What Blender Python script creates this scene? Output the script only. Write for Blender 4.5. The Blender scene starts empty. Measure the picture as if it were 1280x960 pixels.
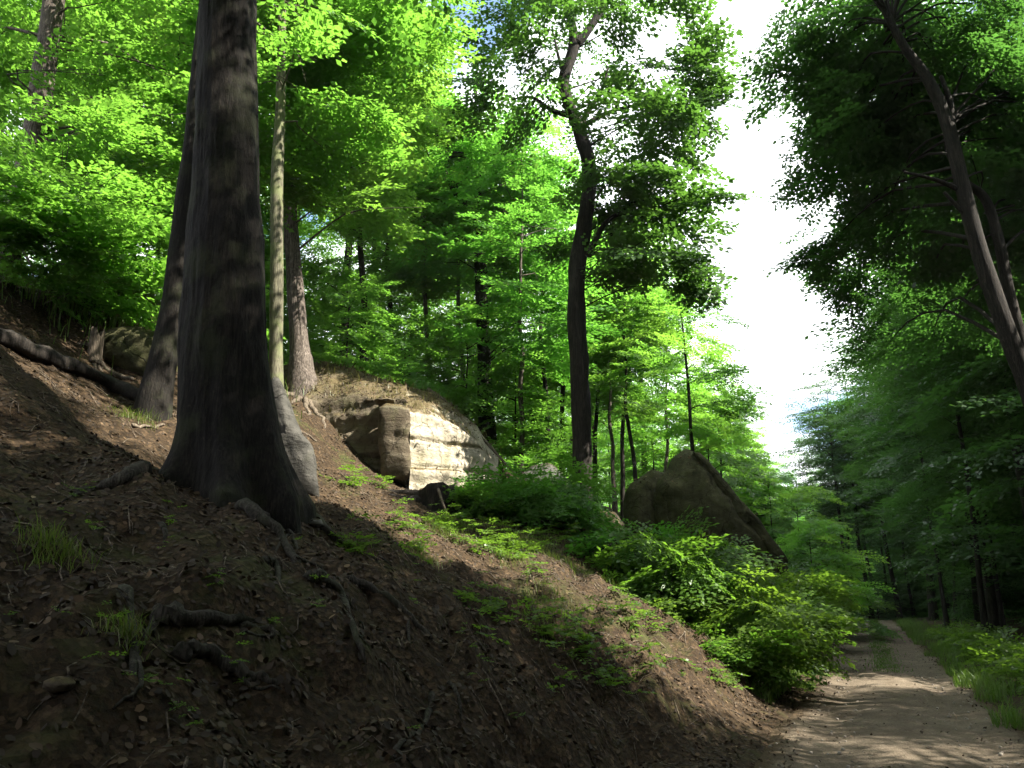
import bpy, bmesh, math, random
import numpy as np
from mathutils import Vector

# ------------------------------------------------------------------ camera, world, sun, exposure
F = 997.0                                  # focal length in pixels of the 1280 px wide photograph
PITCH = math.radians(15.0)
CP, SP = math.cos(PITCH), math.sin(PITCH)
CAMZ = 1.6
SUN_AZ = math.radians(110.0)                # clockwise from +Y (the view direction)
SUN_EL = math.radians(48.0)
SKY_STRENGTH = 0.10
SUN_STRENGTH = 5.0
EXPOSURE = 2.18
HAZE = 0.0002                               # density of the air

scn = bpy.context.scene
col = scn.collection
cam_d = bpy.data.cameras.new("camera")
cam = bpy.data.objects.new("camera", cam_d)
col.objects.link(cam)
cam.location = (0, 0, CAMZ)
cam.rotation_euler = (math.radians(90) + PITCH, 0, 0)
cam_d.sensor_width = 36.0
cam_d.lens = 36.0 * F / 1280.0
cam_d.clip_start = 0.05
cam_d.clip_end = 3000.0
scn.camera = cam

world = bpy.data.worlds.new("World")
scn.world = world
world.use_nodes = True


def build_world():
    nt = world.node_tree
    nt.nodes.clear()
    N, L = nt.nodes.new, nt.links.new
    out = N('ShaderNodeOutputWorld')
    bg = N('ShaderNodeBackground')
    bg.inputs['Strength'].default_value = SKY_STRENGTH
    sky = N('ShaderNodeTexSky')
    sky.sky_type = 'NISHITA'
    sky.sun_disc = False
    sky.sun_elevation = SUN_EL
    sky.sun_rotation = SUN_AZ
    sky.air_density = 1.0
    sky.dust_density = 1.2
    sky.ozone_density = 1.0
    tc = N('ShaderNodeTexCoord')
    mp = N('ShaderNodeMapping')
    mp.inputs['Scale'].default_value = (1.0, 1.0, 1.7)
    mp.inputs['Location'].default_value = (0.2198, 3.0669, 4.6049)
    nz = N('ShaderNodeTexNoise')
    nz.inputs['Scale'].default_value = 3.4
    nz.inputs['Detail'].default_value = 7.0
    nz.inputs['Roughness'].default_value = 0.55
    cr = N('ShaderNodeValToRGB')
    cr.color_ramp.elements[0].position = 0.40
    cr.color_ramp.elements[0].color = (0.0, 0.0, 0.0, 1)
    cr.color_ramp.elements[1].position = 0.46
    cr.color_ramp.elements[1].color = (1, 1, 1, 1)
    mx = N('ShaderNodeMix')
    mx.data_type = 'RGBA'
    mx.inputs['B'].default_value = (6.6, 6.8, 7.1, 1)
    L(tc.outputs['Generated'], mp.inputs['Vector'])
    L(mp.outputs['Vector'], nz.inputs['Vector'])
    L(nz.outputs['Fac'], cr.inputs['Fac'])
    L(cr.outputs['Color'], mx.inputs['Factor'])
    L(sky.outputs['Color'], mx.inputs['A'])
    L(mx.outputs['Result'], bg.inputs['Color'])
    L(bg.outputs['Background'], out.inputs['Surface'])


build_world()
SUNDIR = np.array([math.sin(SUN_AZ) * math.cos(SUN_EL), math.cos(SUN_AZ) * math.cos(SUN_EL), math.sin(SUN_EL)])
sun_d = bpy.data.lights.new("sun", 'SUN')
sun = bpy.data.objects.new("sun", sun_d)
col.objects.link(sun)
sun_d.energy = SUN_STRENGTH
sun_d.angle = math.radians(0.53)
sun_d.color = (1.0, 0.93, 0.80)
sun.rotation_euler = Vector(-SUNDIR).to_track_quat('-Z', 'Y').to_euler()
sun.location = (60, -10, 60)

scn.view_settings.view_transform = 'Standard'
scn.view_settings.look = 'None'
scn.view_settings.exposure = EXPOSURE
scn.view_settings.gamma = 1.0
scn.render.engine = 'CYCLES'
scn.cycles.max_bounces = 7
scn.cycles.diffuse_bounces = 4
scn.cycles.glossy_bounces = 2
scn.cycles.transmission_bounces = 5
scn.cycles.volume_bounces = 0
scn.cycles.use_denoising = True
scn.cycles.sample_clamp_indirect = 6.0

rng = np.random.default_rng(11)
random.seed(5)

# ------------------------------------------------------------------ coordinate helpers
ES = np.array([0.396, 0.918])              # along the track
ET = np.array([-0.918, 0.396])             # to the left of the track
TC = -0.22                                 # the track's middle line, as seen from the camera


def st2xy(s, t):
    return s * ES[0] + t * ET[0], s * ES[1] + t * ET[1]


def xy2st(x, y):
    return x * ES[0] + y * ES[1], x * ET[0] + y * ET[1]


def ray(px, py):
    u, v = px - 640.0, 480.0 - py
    return np.array([u, F * CP - v * SP, F * SP + v * CP])


def at(px, py, Y):
    d = ray(px, py)
    k = Y / d[1]
    return np.array([d[0] * k, Y, CAMZ + d[2] * k])


def depth(p):
    return p[1] * CP + (p[2] - CAMZ) * SP


def project(p):
    x, y, z = p[0], p[1], p[2] - CAMZ
    d = y * CP + z * SP
    return 640 + F * x / d, 480 - F * (z * CP - y * SP) / d


def _hash(ix, iy, seed):
    h = (ix.astype(np.int64) * 374761393 + iy.astype(np.int64) * 668265263 + seed * 1442695041) & 0xffffffff
    h = ((h ^ (h >> 13)) * 1274126177) & 0xffffffff
    h = (h ^ (h >> 16)) & 0xffffff
    return h / float(0xffffff) * 2 - 1


def vnoise(x, y, seed=0):
    x = np.asarray(x, float)
    y = np.asarray(y, float)
    ix, iy = np.floor(x), np.floor(y)
    fx, fy = x - ix, y - iy
    fx = fx * fx * fx * (fx * (fx * 6 - 15) + 10)
    fy = fy * fy * fy * (fy * (fy * 6 - 15) + 10)
    a, b = _hash(ix, iy, seed), _hash(ix + 1, iy, seed)
    c, d = _hash(ix, iy + 1, seed), _hash(ix + 1, iy + 1, seed)
    return (a * (1 - fx) + b * fx) * (1 - fy) + (c * (1 - fx) + d * fx) * fy


def fbm(x, y, seed=0, oct=4, gain=0.5):
    a, r, f = 1.0, 0.0, 1.0
    for k in range(oct):
        r = r + a * vnoise(x * f + 13.7 * k, y * f - 7.3 * k, seed + k)
        a *= gain
        f *= 2.03
    return r


def sstep(a, b, x):
    u = np.clip((np.asarray(x, float) - a) / (b - a), 0, 1)
    return u * u * (3 - 2 * u)


KT = np.array([-400, -120, -60, -25, -12, -5, -2.6, -1.9, 1.25, 1.65, 2.05, 2.6, 3.3, 5.9, 9, 12, 14, 18, 30, 60, 120, 400.])
KZ = np.array([60, 24, 12, 4.0, 1.2, .3, .12, .02, 0, .08, .38, .86, 1.28, 2.62, 4.35, 6.1, 6.7, 7.0, 6.9, 5.5, 5, 10.])


CTRL = []


def H(x, y, detail=True):
    x = np.asarray(x, float)
    y = np.asarray(y, float)
    s, t = xy2st(x, y)
    left = sstep(1.3, 2.2, t)
    tw = t + 0.30 * vnoise(s * 0.23, 0 * s + 3.1, 5) * sstep(1.5, 3.0, t) + 0.16 * vnoise(s * .9, t * .3, 6) * sstep(1.4, 2.2, t)
    z = np.interp(tw, KT, KZ)
    # smooth the knots a little
    z = 0.5 * z + 0.25 * (np.interp(tw - .3, KT, KZ) + np.interp(tw + .3, KT, KZ)) * 1.0
    z = np.where(np.abs(t) < 1.2, 0.0, z)
    # knoll that carries the sandstone outcrop
    z = z + 1.25 * np.exp(-((s - 12.2) / 2.6) ** 2 - ((t - 9.9) / 1.7) ** 2)
    # grassy mound far left
    z = z + 0.9 * np.exp(-((s - 9.3) / 2.2) ** 2 - ((t - 13.2) / 2.2) ** 2)
    # spur under the mid oak
    z = z + 0.35 * np.exp(-((s - 17.5) / 3.0) ** 2 - ((t - 6.0) / 1.6) ** 2)
    # the track drops away beyond the crest and the valley closes far off
    z = z - 2.5 * sstep(66, 110, s) * np.exp(-(t / 25) ** 2) + 16 * sstep(150, 420, s)
    if len(CTRL):
        num, den = 0.0, 0.12
        for cx, cy, cd in CTRL:
            w = np.exp(-((x - cx) ** 2 + (y - cy) ** 2) / 1.3)
            num = num + w * cd
            den = den + w
        z = z + num / den
    if detail:
        near = np.exp(-np.maximum(s - 25, 0) / 20)
        n = left * near
        z = z + n * (0.16 * fbm(s * .55, t * .55, 21, 3) + 0.07 * fbm(s * 1.9, t * 1.9, 31, 4, .6))
        # eroded ledges low on the bank
        ez = sstep(1.5, 2.2, t) * (1 - sstep(3.4, 5.0, t)) * near
        z = z + ez * 0.10 * (np.abs(fbm(s * 1.3, t * 2.6, 41, 3)) * 2 - .6)
        rt = sstep(-2.4, -4, t) * near
        z = z + rt * 0.08 * fbm(s * .8, t * .8, 51, 3)
    return z


# survey points (picture column, row, depth, drop): the ground in front of and on top of the outcrop, and the left mound
_c = []
for _px, _py, _Y, _d in [(384, 540, 18.0, .05), (408, 556, 17.6, .05), (430, 575, 17.3, .05), (452, 594, 17.1, .05), (478, 603, 16.9, .05), (512, 609, 16.7, .05), (540, 614, 17.1, .05), (570, 616, 17.5, .05), (600, 614, 18.1, .05), (626, 610, 18.9, .05),
                         (352, 472, 17.6, 0), (362, 496, 16.9, 0), (372, 528, 16.3, 0), (386, 560, 15.6, 0), (345, 500, 15.4, 0), (376, 450, 18.8, 0), (330, 455, 17, 0), (402, 586, 14.8, 0), (395, 572, 16.2, 0), (420, 592, 15.8, 0), (450, 612, 15.4, 0), (490, 622, 15.2, 0), (540, 630, 15.2, 0), (590, 632, 16, 0), (384, 512, 19.2, .7), (430, 508, 19.0, .7), (476, 505, 18.8, .8), (540, 520, 18.6, .9), (580, 545, 19.2, .9), (615, 575, 19.8, .6),
                         (352, 466, 19.5, .3), (380, 456, 20, .3), (410, 460, 20.2, .3), (440, 468, 20.2, .3), (476, 484, 20.4, .4), (545, 498, 21, .4), (590, 532, 21, .4), (624, 576, 21, .3),
                         (230, 632, 7.75, 0), (265, 640, 7.5, 0), (305, 642, 7.4, 0), (345, 644, 7.45, 0), (383, 652, 7.7, 0), (420, 650, 8.3, 0), (180, 606, 8.0, 0), (60, 385, 12.6, 0), (130, 366, 14.2, 0), (180, 364, 15.0, 0), (215, 384, 15.0, 0), (120, 410, 13.2, .3), (170, 420, 13.6, .5), (205, 430, 13.8, .5)]:
    _p = at(_px, _py, _Y)
    _c.append((_p[0], _p[1], _p[2] - _d - float(H(_p[0], _p[1], False))))
CTRL.extend(_c)


def ground(px, py, smin=1.0, smax=90.0):
    d = ray(px, py)
    k = np.arange(smin, smax, 0.03) / math.hypot(d[0], d[1])
    z = CAMZ + d[2] * k
    h = H(d[0] * k, d[1] * k)
    i = np.argmax(z < h)
    if not (z < h).any():
        i = len(k) - 1
    return np.array([d[0] * k[i], d[1] * k[i], h[i]])


# ------------------------------------------------------------------ mesh helpers
def link(name, me, mat=None, parent=None):
    o = bpy.data.objects.new(name, me)
    col.objects.link(o)
    if mat is not None and me is not None and not me.materials:
        me.materials.append(mat)
    if parent is not None:
        o.parent = parent
        o.location = -Vector(parent.location)
    return o


def mesh_np(name, V, Q, mat=None, tint=None, smooth=False):
    """quads (or triangles) from arrays"""
    V = np.asarray(V, np.float32)
    Q = np.asarray(Q, np.int32)
    k = Q.shape[1]
    me = bpy.data.meshes.new(name)
    me.vertices.add(len(V))
    me.vertices.foreach_set('co', V.ravel())
    me.loops.add(Q.size)
    me.loops.foreach_set('vertex_index', Q.ravel())
    me.polygons.add(len(Q))
    me.polygons.foreach_set('loop_start', np.arange(0, Q.size, k, dtype=np.int32))
    me.polygons.foreach_set('loop_total', np.full(len(Q), k, np.int32))
    if smooth:
        me.polygons.foreach_set('use_smooth', np.ones(len(Q), bool))
    if tint is not None:
        a = me.attributes.new('tint', 'FLOAT', 'POINT')
        a.data.foreach_set('value', np.asarray(tint, np.float32).ravel())
    me.update(calc_edges=True)
    if mat is not None:
        me.materials.append(mat)
    return me


def tag(o, label=None, cat=None, group=None, kind=None):
    if label:
        o['label'] = label
    if cat:
        o['category'] = cat
    if group:
        o['group'] = group
    if kind:
        o['kind'] = kind
    return o


def thing(name, loc, label, cat, group=None):
    o = bpy.data.objects.new(name, None)
    o.empty_display_size = 0.3
    col.objects.link(o)
    o.location = loc
    return tag(o, label, cat, group)


def catmull(P, n):
    P = np.asarray(P, float)
    if len(P) == 2:
        w = np.linspace(0, 1, n)[:, None]
        return P[0] * (1 - w) + P[1] * w
    A = np.vstack([2 * P[0] - P[1], P, 2 * P[-1] - P[-2]])
    out = []
    for u in np.linspace(0, len(P) - 1 - 1e-6, n):
        i = int(u)
        f = u - i
        p0, p1, p2, p3 = A[i], A[i + 1], A[i + 2], A[i + 3]
        out.append(.5 * ((2 * p1) + (-p0 + p2) * f + (2 * p0 - 5 * p1 + 4 * p2 - p3) * f * f + (-p0 + 3 * p1 - 3 * p2 + p3) * f ** 3))
    return np.array(out)


def tube(P, R, sides=8, lump=0.0, seed=0, closed_end=True):
    """swept tube; P (n,3), R (n,)"""
    P = np.asarray(P, float)
    R = np.asarray(R, float)
    n = len(P)
    T = np.gradient(P, axis=0)
    T /= np.linalg.norm(T, axis=1)[:, None] + 1e-9
    ref = np.array([0.31, 0.95, 0.05]) if abs(T[0, 2]) > 0.6 else np.array([0.05, 0.1, 1.0])
    A = np.cross(T, ref)
    A /= np.linalg.norm(A, axis=1)[:, None] + 1e-9
    B = np.cross(T, A)
    th = np.arange(sides) * 2 * math.pi / sides
    RR = R[:, None] * np.ones((1, sides))
    if lump:
        ln = np.concatenate([[0], np.cumsum(np.linalg.norm(np.diff(P, axis=0), axis=1))])[:, None] * 1.7 + 0 * th[None]
        RR = RR * (1 + lump * vnoise(np.cos(th)[None] * 1.6 + ln * 0.5 + seed, np.sin(th)[None] * 1.6 + ln * .8, seed))
    V = P[:, None, :] + RR[..., None] * (np.cos(th)[None, :, None] * A[:, None, :] + np.sin(th)[None, :, None] * B[:, None, :])
    V = V.reshape(-1, 3)
    i = np.arange(n - 1)[:, None] * sides
    j = np.arange(sides)[None]
    j2 = (j + 1) % sides
    Q = np.stack([i + j, i + j2, i + sides + j2, i + sides + j], -1).reshape(-1, 4)
    if closed_end:
        c = len(V)
        V = np.vstack([V, P[-1:], P[:1]])
        e = (n - 1) * sides
        half = np.arange(0, sides - 1, 2)
        Q = np.vstack([Q, np.stack([e + half, e + (half + 1) % sides, e + (half + 2) % sides, np.full_like(half, c)], -1),
                       np.stack([(half + 2) % sides, (half + 1) % sides, half, np.full_like(half, c + 1)], -1)])
    return V, Q


def join(parts):
    Vs, Qs, o = [], [], 0
    for V, Q in parts:
        Vs.append(V)
        Qs.append(Q + o)
        o += len(V)
    return np.vstack(Vs), np.vstack(Qs)


# ------------------------------------------------------------------ materials
class NT:
    def __init__(self, name):
        self.m = bpy.data.materials.new(name)
        self.m.use_nodes = True
        self.nt = self.m.node_tree
        self.nt.nodes.clear()
        self.out = self.n('ShaderNodeOutputMaterial')

    def n(self, t, **kw):
        x = self.nt.nodes.new(t)
        for k, v in kw.items():
            if hasattr(x, k):
                setattr(x, k, v)
            else:
                x.inputs[k.replace('_', ' ')].default_value = v
        return x

    def l(self, a, b):
        self.nt.links.new(a, b)

    def noise(self, vec, scale, detail=5, rough=.6, dist=0.0):
        x = self.n('ShaderNodeTexNoise')
        x.inputs['Scale'].default_value = scale
        x.inputs['Detail'].default_value = detail
        x.inputs['Roughness'].default_value = rough
        x.inputs['Distortion'].default_value = dist
        self.l(vec, x.inputs['Vector'])
        return x.outputs['Fac']

    def ramp(self, fac, stops):
        x = self.n('ShaderNodeValToRGB')
        e = x.color_ramp.elements
        while len(e) < len(stops):
            e.new(0.5)
        for k, (p, c) in enumerate(stops):
            e[k].position = p
            e[k].color = (c[0], c[1], c[2], 1) if not np.isscalar(c) else (c, c, c, 1)
        self.l(fac, x.inputs['Fac'])
        return x.outputs['Color']

    def mix(self, f, a, b, blend='MIX'):
        x = self.n('ShaderNodeMix')
        x.data_type = 'RGBA'
        x.blend_type = blend
        for sock, v in (('Factor', f), ('A', a), ('B', b)):
            s = x.inputs[sock] if sock == 'Factor' else [i for i in x.inputs if i.name == sock and i.type == 'RGBA'][0]
            if isinstance(v, (int, float)):
                s.default_value = v
            elif isinstance(v, tuple):
                s.default_value = (*v, 1)
            else:
                self.l(v, s)
        return [o for o in x.outputs if o.type == 'RGBA'][0]

    def vec(self, scale=(1, 1, 1), kind='Object'):
        tc = self.n('ShaderNodeTexCoord')
        mp = self.n('ShaderNodeMapping')
        mp.inputs['Scale'].default_value = scale
        self.l(tc.outputs[kind], mp.inputs['Vector'])
        return mp.outputs['Vector']

    def world_vec(self, scale=(1, 1, 1)):
        g = self.n('ShaderNodeNewGeometry')
        mp = self.n('ShaderNodeMapping')
        mp.inputs['Scale'].default_value = scale
        self.l(g.outputs['Position'], mp.inputs['Vector'])
        return mp.outputs['Vector'], g

    def math(self, op, a, b=0.0):
        x = self.n('ShaderNodeMath')
        x.operation = op
        for s, v in zip(x.inputs, (a, b)):
            if isinstance(v, (int, float)):
                s.default_value = v
            else:
                self.l(v, s)
        return x.outputs[0]

    def finish(self, color, rough=.9, height=None, bump=.4, dist=.02, spec=.25):
        p = self.n('ShaderNodeBsdfPrincipled')
        if isinstance(color, tuple):
            p.inputs['Base Color'].default_value = (*color, 1)
        else:
            self.l(color, p.inputs['Base Color'])
        p.inputs['Roughness'].default_value = rough
        p.inputs['Specular IOR Level'].default_value = spec
        if height is not None:
            b = self.n('ShaderNodeBump')
            b.inputs['Strength'].default_value = bump
            b.inputs['Distance'].default_value = dist
            self.l(height, b.inputs['Height'])
            self.l(b.outputs['Normal'], p.inputs['Normal'])
        self.l(p.outputs['BSDF'], self.out.inputs['Surface'])
        return self.m


def mat_leaf(name, dark, light, trans, tw=0.5, gloss=.04, hv=.05):
    """thin leaf: diffuse + translucent + a little gloss, tint varies from leaf to leaf"""
    t = NT(name)
    a = t.n('ShaderNodeAttribute')
    a.attribute_name = 'tint'
    c = t.mix(a.outputs['Fac'], dark, light)
    tr = t.mix(a.outputs['Fac'], tuple(x * .75 for x in trans), trans)
    oi = t.n('ShaderNodeObjectInfo')
    hs = t.n('ShaderNodeHueSaturation')
    t.l(t.math('ADD', t.math('MULTIPLY', oi.outputs['Random'], hv), .497 - hv * .5), hs.inputs['Hue'])
    t.l(t.math('ADD', t.math('MULTIPLY', oi.outputs['Random'], .30), .85), hs.inputs['Value'])
    t.l(c, hs.inputs['Color'])
    hs2 = t.n('ShaderNodeHueSaturation')
    t.l(t.math('ADD', t.math('MULTIPLY', oi.outputs['Random'], hv), .497 - hv * .5), hs2.inputs['Hue'])
    t.l(tr, hs2.inputs['Color'])
    d = t.n('ShaderNodeBsdfDiffuse')
    t.l(hs.outputs['Color'], d.inputs['Color'])
    b = t.n('ShaderNodeBsdfTranslucent')
    t.l(hs2.outputs['Color'], b.inputs['Color'])
    g = t.n('ShaderNodeBsdfGlossy')
    g.inputs['Roughness'].default_value = .38
    g.inputs['Color'].default_value = (.85, .9, .85, 1)
    m1 = t.n('ShaderNodeMixShader')
    m1.inputs[0].default_value = tw
    t.l(d.outputs[0], m1.inputs[1])
    t.l(b.outputs[0], m1.inputs[2])
    m2 = t.n('ShaderNodeMixShader')
    m2.inputs[0].default_value = gloss
    t.l(m1.outputs[0], m2.inputs[1])
    t.l(g.outputs[0], m2.inputs[2])
    t.l(m2.outputs[0], t.out.inputs['Surface'])
    return t.m


def mat_bark(name, c0, c1, c2, zscale=.18, scale=7.0, bump=.5, moss=None):
    t = NT(name)
    v = t.vec((1, 1, zscale))
    n1 = t.noise(v, scale, 7, .68, .3)
    v2 = t.vec((1, 1, 1))
    n2 = t.noise(v2, 1.3, 4, .6)
    n3 = t.noise(t.vec((1, 1, .35)), 38, 3, .6)
    c = t.ramp(n1, [(.30, c0), (.52, c1), (.74, c2)])
    c = t.mix(t.ramp(n2, [(.40, 0.0), (.70, .55)]), c, tuple(x * 1.7 for x in c1))
    n5 = t.noise(t.vec((1, 1, .05)), 55, 4, .7)
    c = t.mix(t.ramp(n5, [(.44, .75), (.56, 0.0)]), c, tuple(x * .5 for x in c0))
    c = t.mix(t.ramp(t.noise(v2, 16, 4, .7), [(.62, 0.0), (.70, .5)]), c, tuple(x * 1.3 for x in c2))
    if moss:
        c = t.mix(t.ramp(t.noise(v2, 2.1, 5, .65), [(.50, 0.0), (.66, .75)]), c, moss)
    h = t.math('ADD', n1, t.math('MULTIPLY', n3, .35))
    return t.finish(c, .88, h, bump, .03, .2)


M = {}
M['leaf_lit'] = mat_leaf('beech_leaves_light', (.040, .105, .022), (.070, .158, .032), (.215, .50, .052), .56, .04, .028)  # sunlit copy of the leaves: brightness of the lit wood put into the colour
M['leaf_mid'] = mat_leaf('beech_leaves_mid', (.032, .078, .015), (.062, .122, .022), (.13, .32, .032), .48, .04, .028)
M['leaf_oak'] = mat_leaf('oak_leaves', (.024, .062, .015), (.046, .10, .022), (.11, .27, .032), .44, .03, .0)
M['leaf_dark'] = mat_leaf('shade_leaves', (.018, .052, .018), (.038, .085, .026), (.085, .23, .032), .46, .04, .02)  # shaded copy of the leaves: dimness of the right wood put into the colour
M['leaf_shrub'] = mat_leaf('shrub_leaves', (.035, .090, .016), (.075, .15, .022), (.16, .36, .03), .45, .025)
M['needle'] = mat_leaf('spruce_needles', (.018, .040, .016), (.035, .065, .024), (.04, .08, .02), .2)
M['grass'] = mat_leaf('grass_blades', (.045, .095, .018), (.12, .16, .04), (.16, .28, .03), .4, .015)
M['dry_grass'] = mat_leaf('dry_grass_blades', (.09, .10, .03), (.19, .17, .075), (.2, .22, .05), .35, .03)
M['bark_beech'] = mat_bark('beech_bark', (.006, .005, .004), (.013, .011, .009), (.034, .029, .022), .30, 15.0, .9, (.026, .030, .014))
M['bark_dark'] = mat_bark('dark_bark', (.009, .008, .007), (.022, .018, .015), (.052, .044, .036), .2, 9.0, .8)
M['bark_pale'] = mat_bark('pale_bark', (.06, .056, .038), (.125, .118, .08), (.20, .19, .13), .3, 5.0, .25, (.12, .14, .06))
M['bark_scaly'] = mat_bark('scaly_bark', (.035, .028, .024), (.115, .095, .08), (.23, .20, .18), .6, 14.0, .9)
M['root'] = mat_bark('root_bark', (.014, .012, .009), (.040, .035, .027), (.11, .10, .085), .5, 10.0, .6, (.03, .035, .016))
M['deadwood'] = mat_bark('dead_wood', (.05, .04, .03), (.13, .105, .078), (.24, .20, .15), .2, 12.0, .6)


def mat_ground():
    t = NT('forest_floor')
    v, g = t.world_vec((1, 1, 1))
    n0 = t.noise(v, .45, 4, .55)
    n1 = t.noise(v, 3.0, 6, .65)
    n2 = t.noise(v, 26.0, 5, .7)
    vo = t.n('ShaderNodeTexVoronoi')
    vo.inputs['Scale'].default_value = 19.0
    t.l(v, vo.inputs['Vector'])
    leafc = t.ramp(vo.outputs['Color'], [(.0, (.028, .018, .011)), (.45, (.040, .026, .014)), (.75, (.072, .047, .026)), (1.0, (.11, .075, .045))])
    soil = t.ramp(n1, [(.3, (.009, .007, .005)), (.55, (.022, .016, .010)), (.75, (.045, .032, .019))])
    c = t.mix(t.ramp(n2, [(.38, 0.0), (.6, 1.0)]), soil, leafc)
    moss = t.ramp(n2, [(.3, (.020, .030, .008)), (.7, (.055, .070, .018))])
    c = t.mix(t.ramp(t.math('MULTIPLY', n0, n1), [(.27, 0.0), (.40, .65)]), c, moss)
    h = t.math('ADD', n1, t.math('ADD', t.math('MULTIPLY', n2, .55), t.math('MULTIPLY', vo.outputs['Distance'], .5)))
    return t.finish(c, .95, h, .8, .05, .15)


def mat_track():
    """packed dirt: paler in the ruts, browner and leaf strewn at the edges and down the middle"""
    t = NT('packed_dirt')
    v, g = t.world_vec((1, 1, 1))
    a = t.n('ShaderNodeAttribute')
    a.attribute_name = 'tint'
    n1 = t.noise(v, 1.1, 6, .65)
    n2 = t.noise(v, 34.0, 5, .75)
    n3 = t.noise(v, 7.0, 5, .7)
    vo = t.n('ShaderNodeTexVoronoi')
    vo.inputs['Scale'].default_value = 48.0
    t.l(v, vo.inputs['Vector'])
    c = t.ramp(n1, [(.3, (.100, .080, .059)), (.55, (.165, .135, .100)), (.75, (.245, .205, .155))])
    c = t.mix(t.ramp(n2, [(.36, .7), (.60, 0.0)]), c, (.060, .044, .030))
    c = t.mix(t.ramp(vo.outputs['Distance'], [(.05, .5), (.2, 0.0)]), c, (.36, .32, .27))
    soil = t.ramp(n2, [(.3, (.035, .025, .015)), (.6, (.085, .062, .038)), (.75, (.13, .098, .06))])
    f = t.math('ADD', a.outputs['Fac'], t.math('MULTIPLY', t.math('SUBTRACT', n3, .5), 1.1))
    c = t.mix(t.ramp(f, [(.35, 0.0), (.72, 1.0)]), c, soil)
    h = t.math('ADD', n2, t.math('ADD', t.math('MULTIPLY', n3, .8), t.math('MULTIPLY', vo.outputs['Distance'], -.5)))
    return t.finish(c, .95, h, .8, .03, .12)


def mat_stone(name, c0, c1, c2, moss, up=(.55, .85), mossy=.5, topcol=(.10, .076, .040), vsc=(.7, .7, 2.8)):
    """sandstone: strata, stains, lichen; litter and moss lie where it faces up"""
    t = NT(name)
    v, g = t.world_vec((1, 1, 1))
    vs, _ = t.world_vec(vsc)
    n1 = t.noise(vs, 1.6, 6, .6, .5)
    n2 = t.noise(v, 2.2, 6, .62)
    n3 = t.noise(v, 22.0, 5, .7)
    vst, _ = t.world_vec((2.4, 2.4, .22))
    n4 = t.noise(vst, 2.4, 5, .65)
    c = t.ramp(n1, [(.30, c0), (.50, c1), (.70, c2)])
    c = t.mix(t.ramp(n4, [(.50, 0.0), (.70, .60)]), c, tuple(x * .45 for x in c0))
    c = t.mix(t.ramp(n2, [(.52, 0.0), (.68, mossy)]), c, moss)
    vw = t.n('ShaderNodeVectorMath')
    nc = t.n('ShaderNodeTexNoise')
    nc.inputs['Scale'].default_value = 2.6
    nc.inputs['Detail'].default_value = 4
    t.l(v, nc.inputs['Vector'])
    vw.operation = 'MULTIPLY_ADD'
    t.l(nc.outputs['Color'], vw.inputs[0])
    vw.inputs[1].default_value = (.5, .5, .5)
    t.l(v, vw.inputs[2])
    vc = t.n('ShaderNodeTexVoronoi')
    vc.feature = 'DISTANCE_TO_EDGE'
    vc.inputs['Scale'].default_value = .62
    t.l(vw.outputs[0], vc.inputs['Vector'])
    crack = t.ramp(vc.outputs['Distance'], [(.003, .5), (.013, 0.0)])
    c = t.mix(crack, c, tuple(x * .18 for x in c0))
    pit = t.ramp(t.noise(v, 9.0, 6, .75), [(.34, .6), (.46, 0.0)])
    c = t.mix(pit, c, tuple(x * .5 for x in c0))
    sx = t.n('ShaderNodeSeparateXYZ')
    t.l(g.outputs['Normal'], sx.inputs[0])
    upz = t.math('ADD', sx.outputs['Z'], t.math('MULTIPLY', t.math('SUBTRACT', n2, .5), .9))
    top = t.ramp(n3, [(.35, tuple(x * .4 for x in topcol)), (.55, topcol), (.7, moss)])
    c = t.mix(t.ramp(upz, [(up[0], 0.0), (up[1], 1.0)]), c, top)
    h = t.math('ADD', t.math('MULTIPLY', n1, 1.4), t.math('ADD', n2, t.math('MULTIPLY', n3, .4)))
    h = t.math('SUBTRACT', h, t.math('MULTIPLY', crack, .6))
    h = t.math('SUBTRACT', h, t.math('MULTIPLY', pit, .5))
    return t.finish(c, .93, h, .7, .06, .15)


M['ground'] = mat_ground()
M['track'] = mat_track()
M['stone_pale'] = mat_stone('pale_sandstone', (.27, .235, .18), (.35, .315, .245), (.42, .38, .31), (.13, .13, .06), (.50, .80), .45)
M['stone_brown_and_shaded'] = mat_stone('brown_and_shaded_sandstone', (.062, .048, .033), (.100, .082, .058), (.155, .132, .098), (.12, .125, .055), (.5, .85), .45)  # brown stones, and the outcrop's shaded parts with their shade painted into the colour
M['stone_moss'] = mat_stone('mossy_sandstone', (.030, .031, .015), (.052, .051, .025), (.085, .080, .042), (.040, .048, .014), (.5, .95), .75, (.060, .058, .024), (1.1, 1.1, 1.9))
M['stone_dark'] = mat_stone('dark_grey_stone', (.035, .034, .030), (.062, .060, .054), (.10, .095, .085), (.05, .055, .025), (.7, 1.1), .4, (.05, .045, .025))
M['stone_grey'] = mat_stone('grey_sandstone', (.12, .115, .105), (.20, .195, .18), (.30, .29, .27), (.10, .105, .06), (.6, .95), .4, (.10, .09, .05))


th = NT('distant_woods_floor')
M['hill'] = th.finish(th.ramp(th.noise(th.world_vec()[0], .12), [(.3, (.020, .040, .014)), (.7, (.045, .075, .025))]), .95)


def mat_litter():
    t = NT('fallen_leaves')
    a = t.n('ShaderNodeAttribute')
    a.attribute_name = 'tint'
    c = t.ramp(a.outputs['Fac'], [(0.0, (.014, .009, .005)), (.35, (.034, .021, .010)), (.65, (.074, .046, .023)), (.88, (.145, .096, .052)), (1.0, (.26, .20, .13))])
    return t.finish(c, .75, None, spec=.3)


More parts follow.
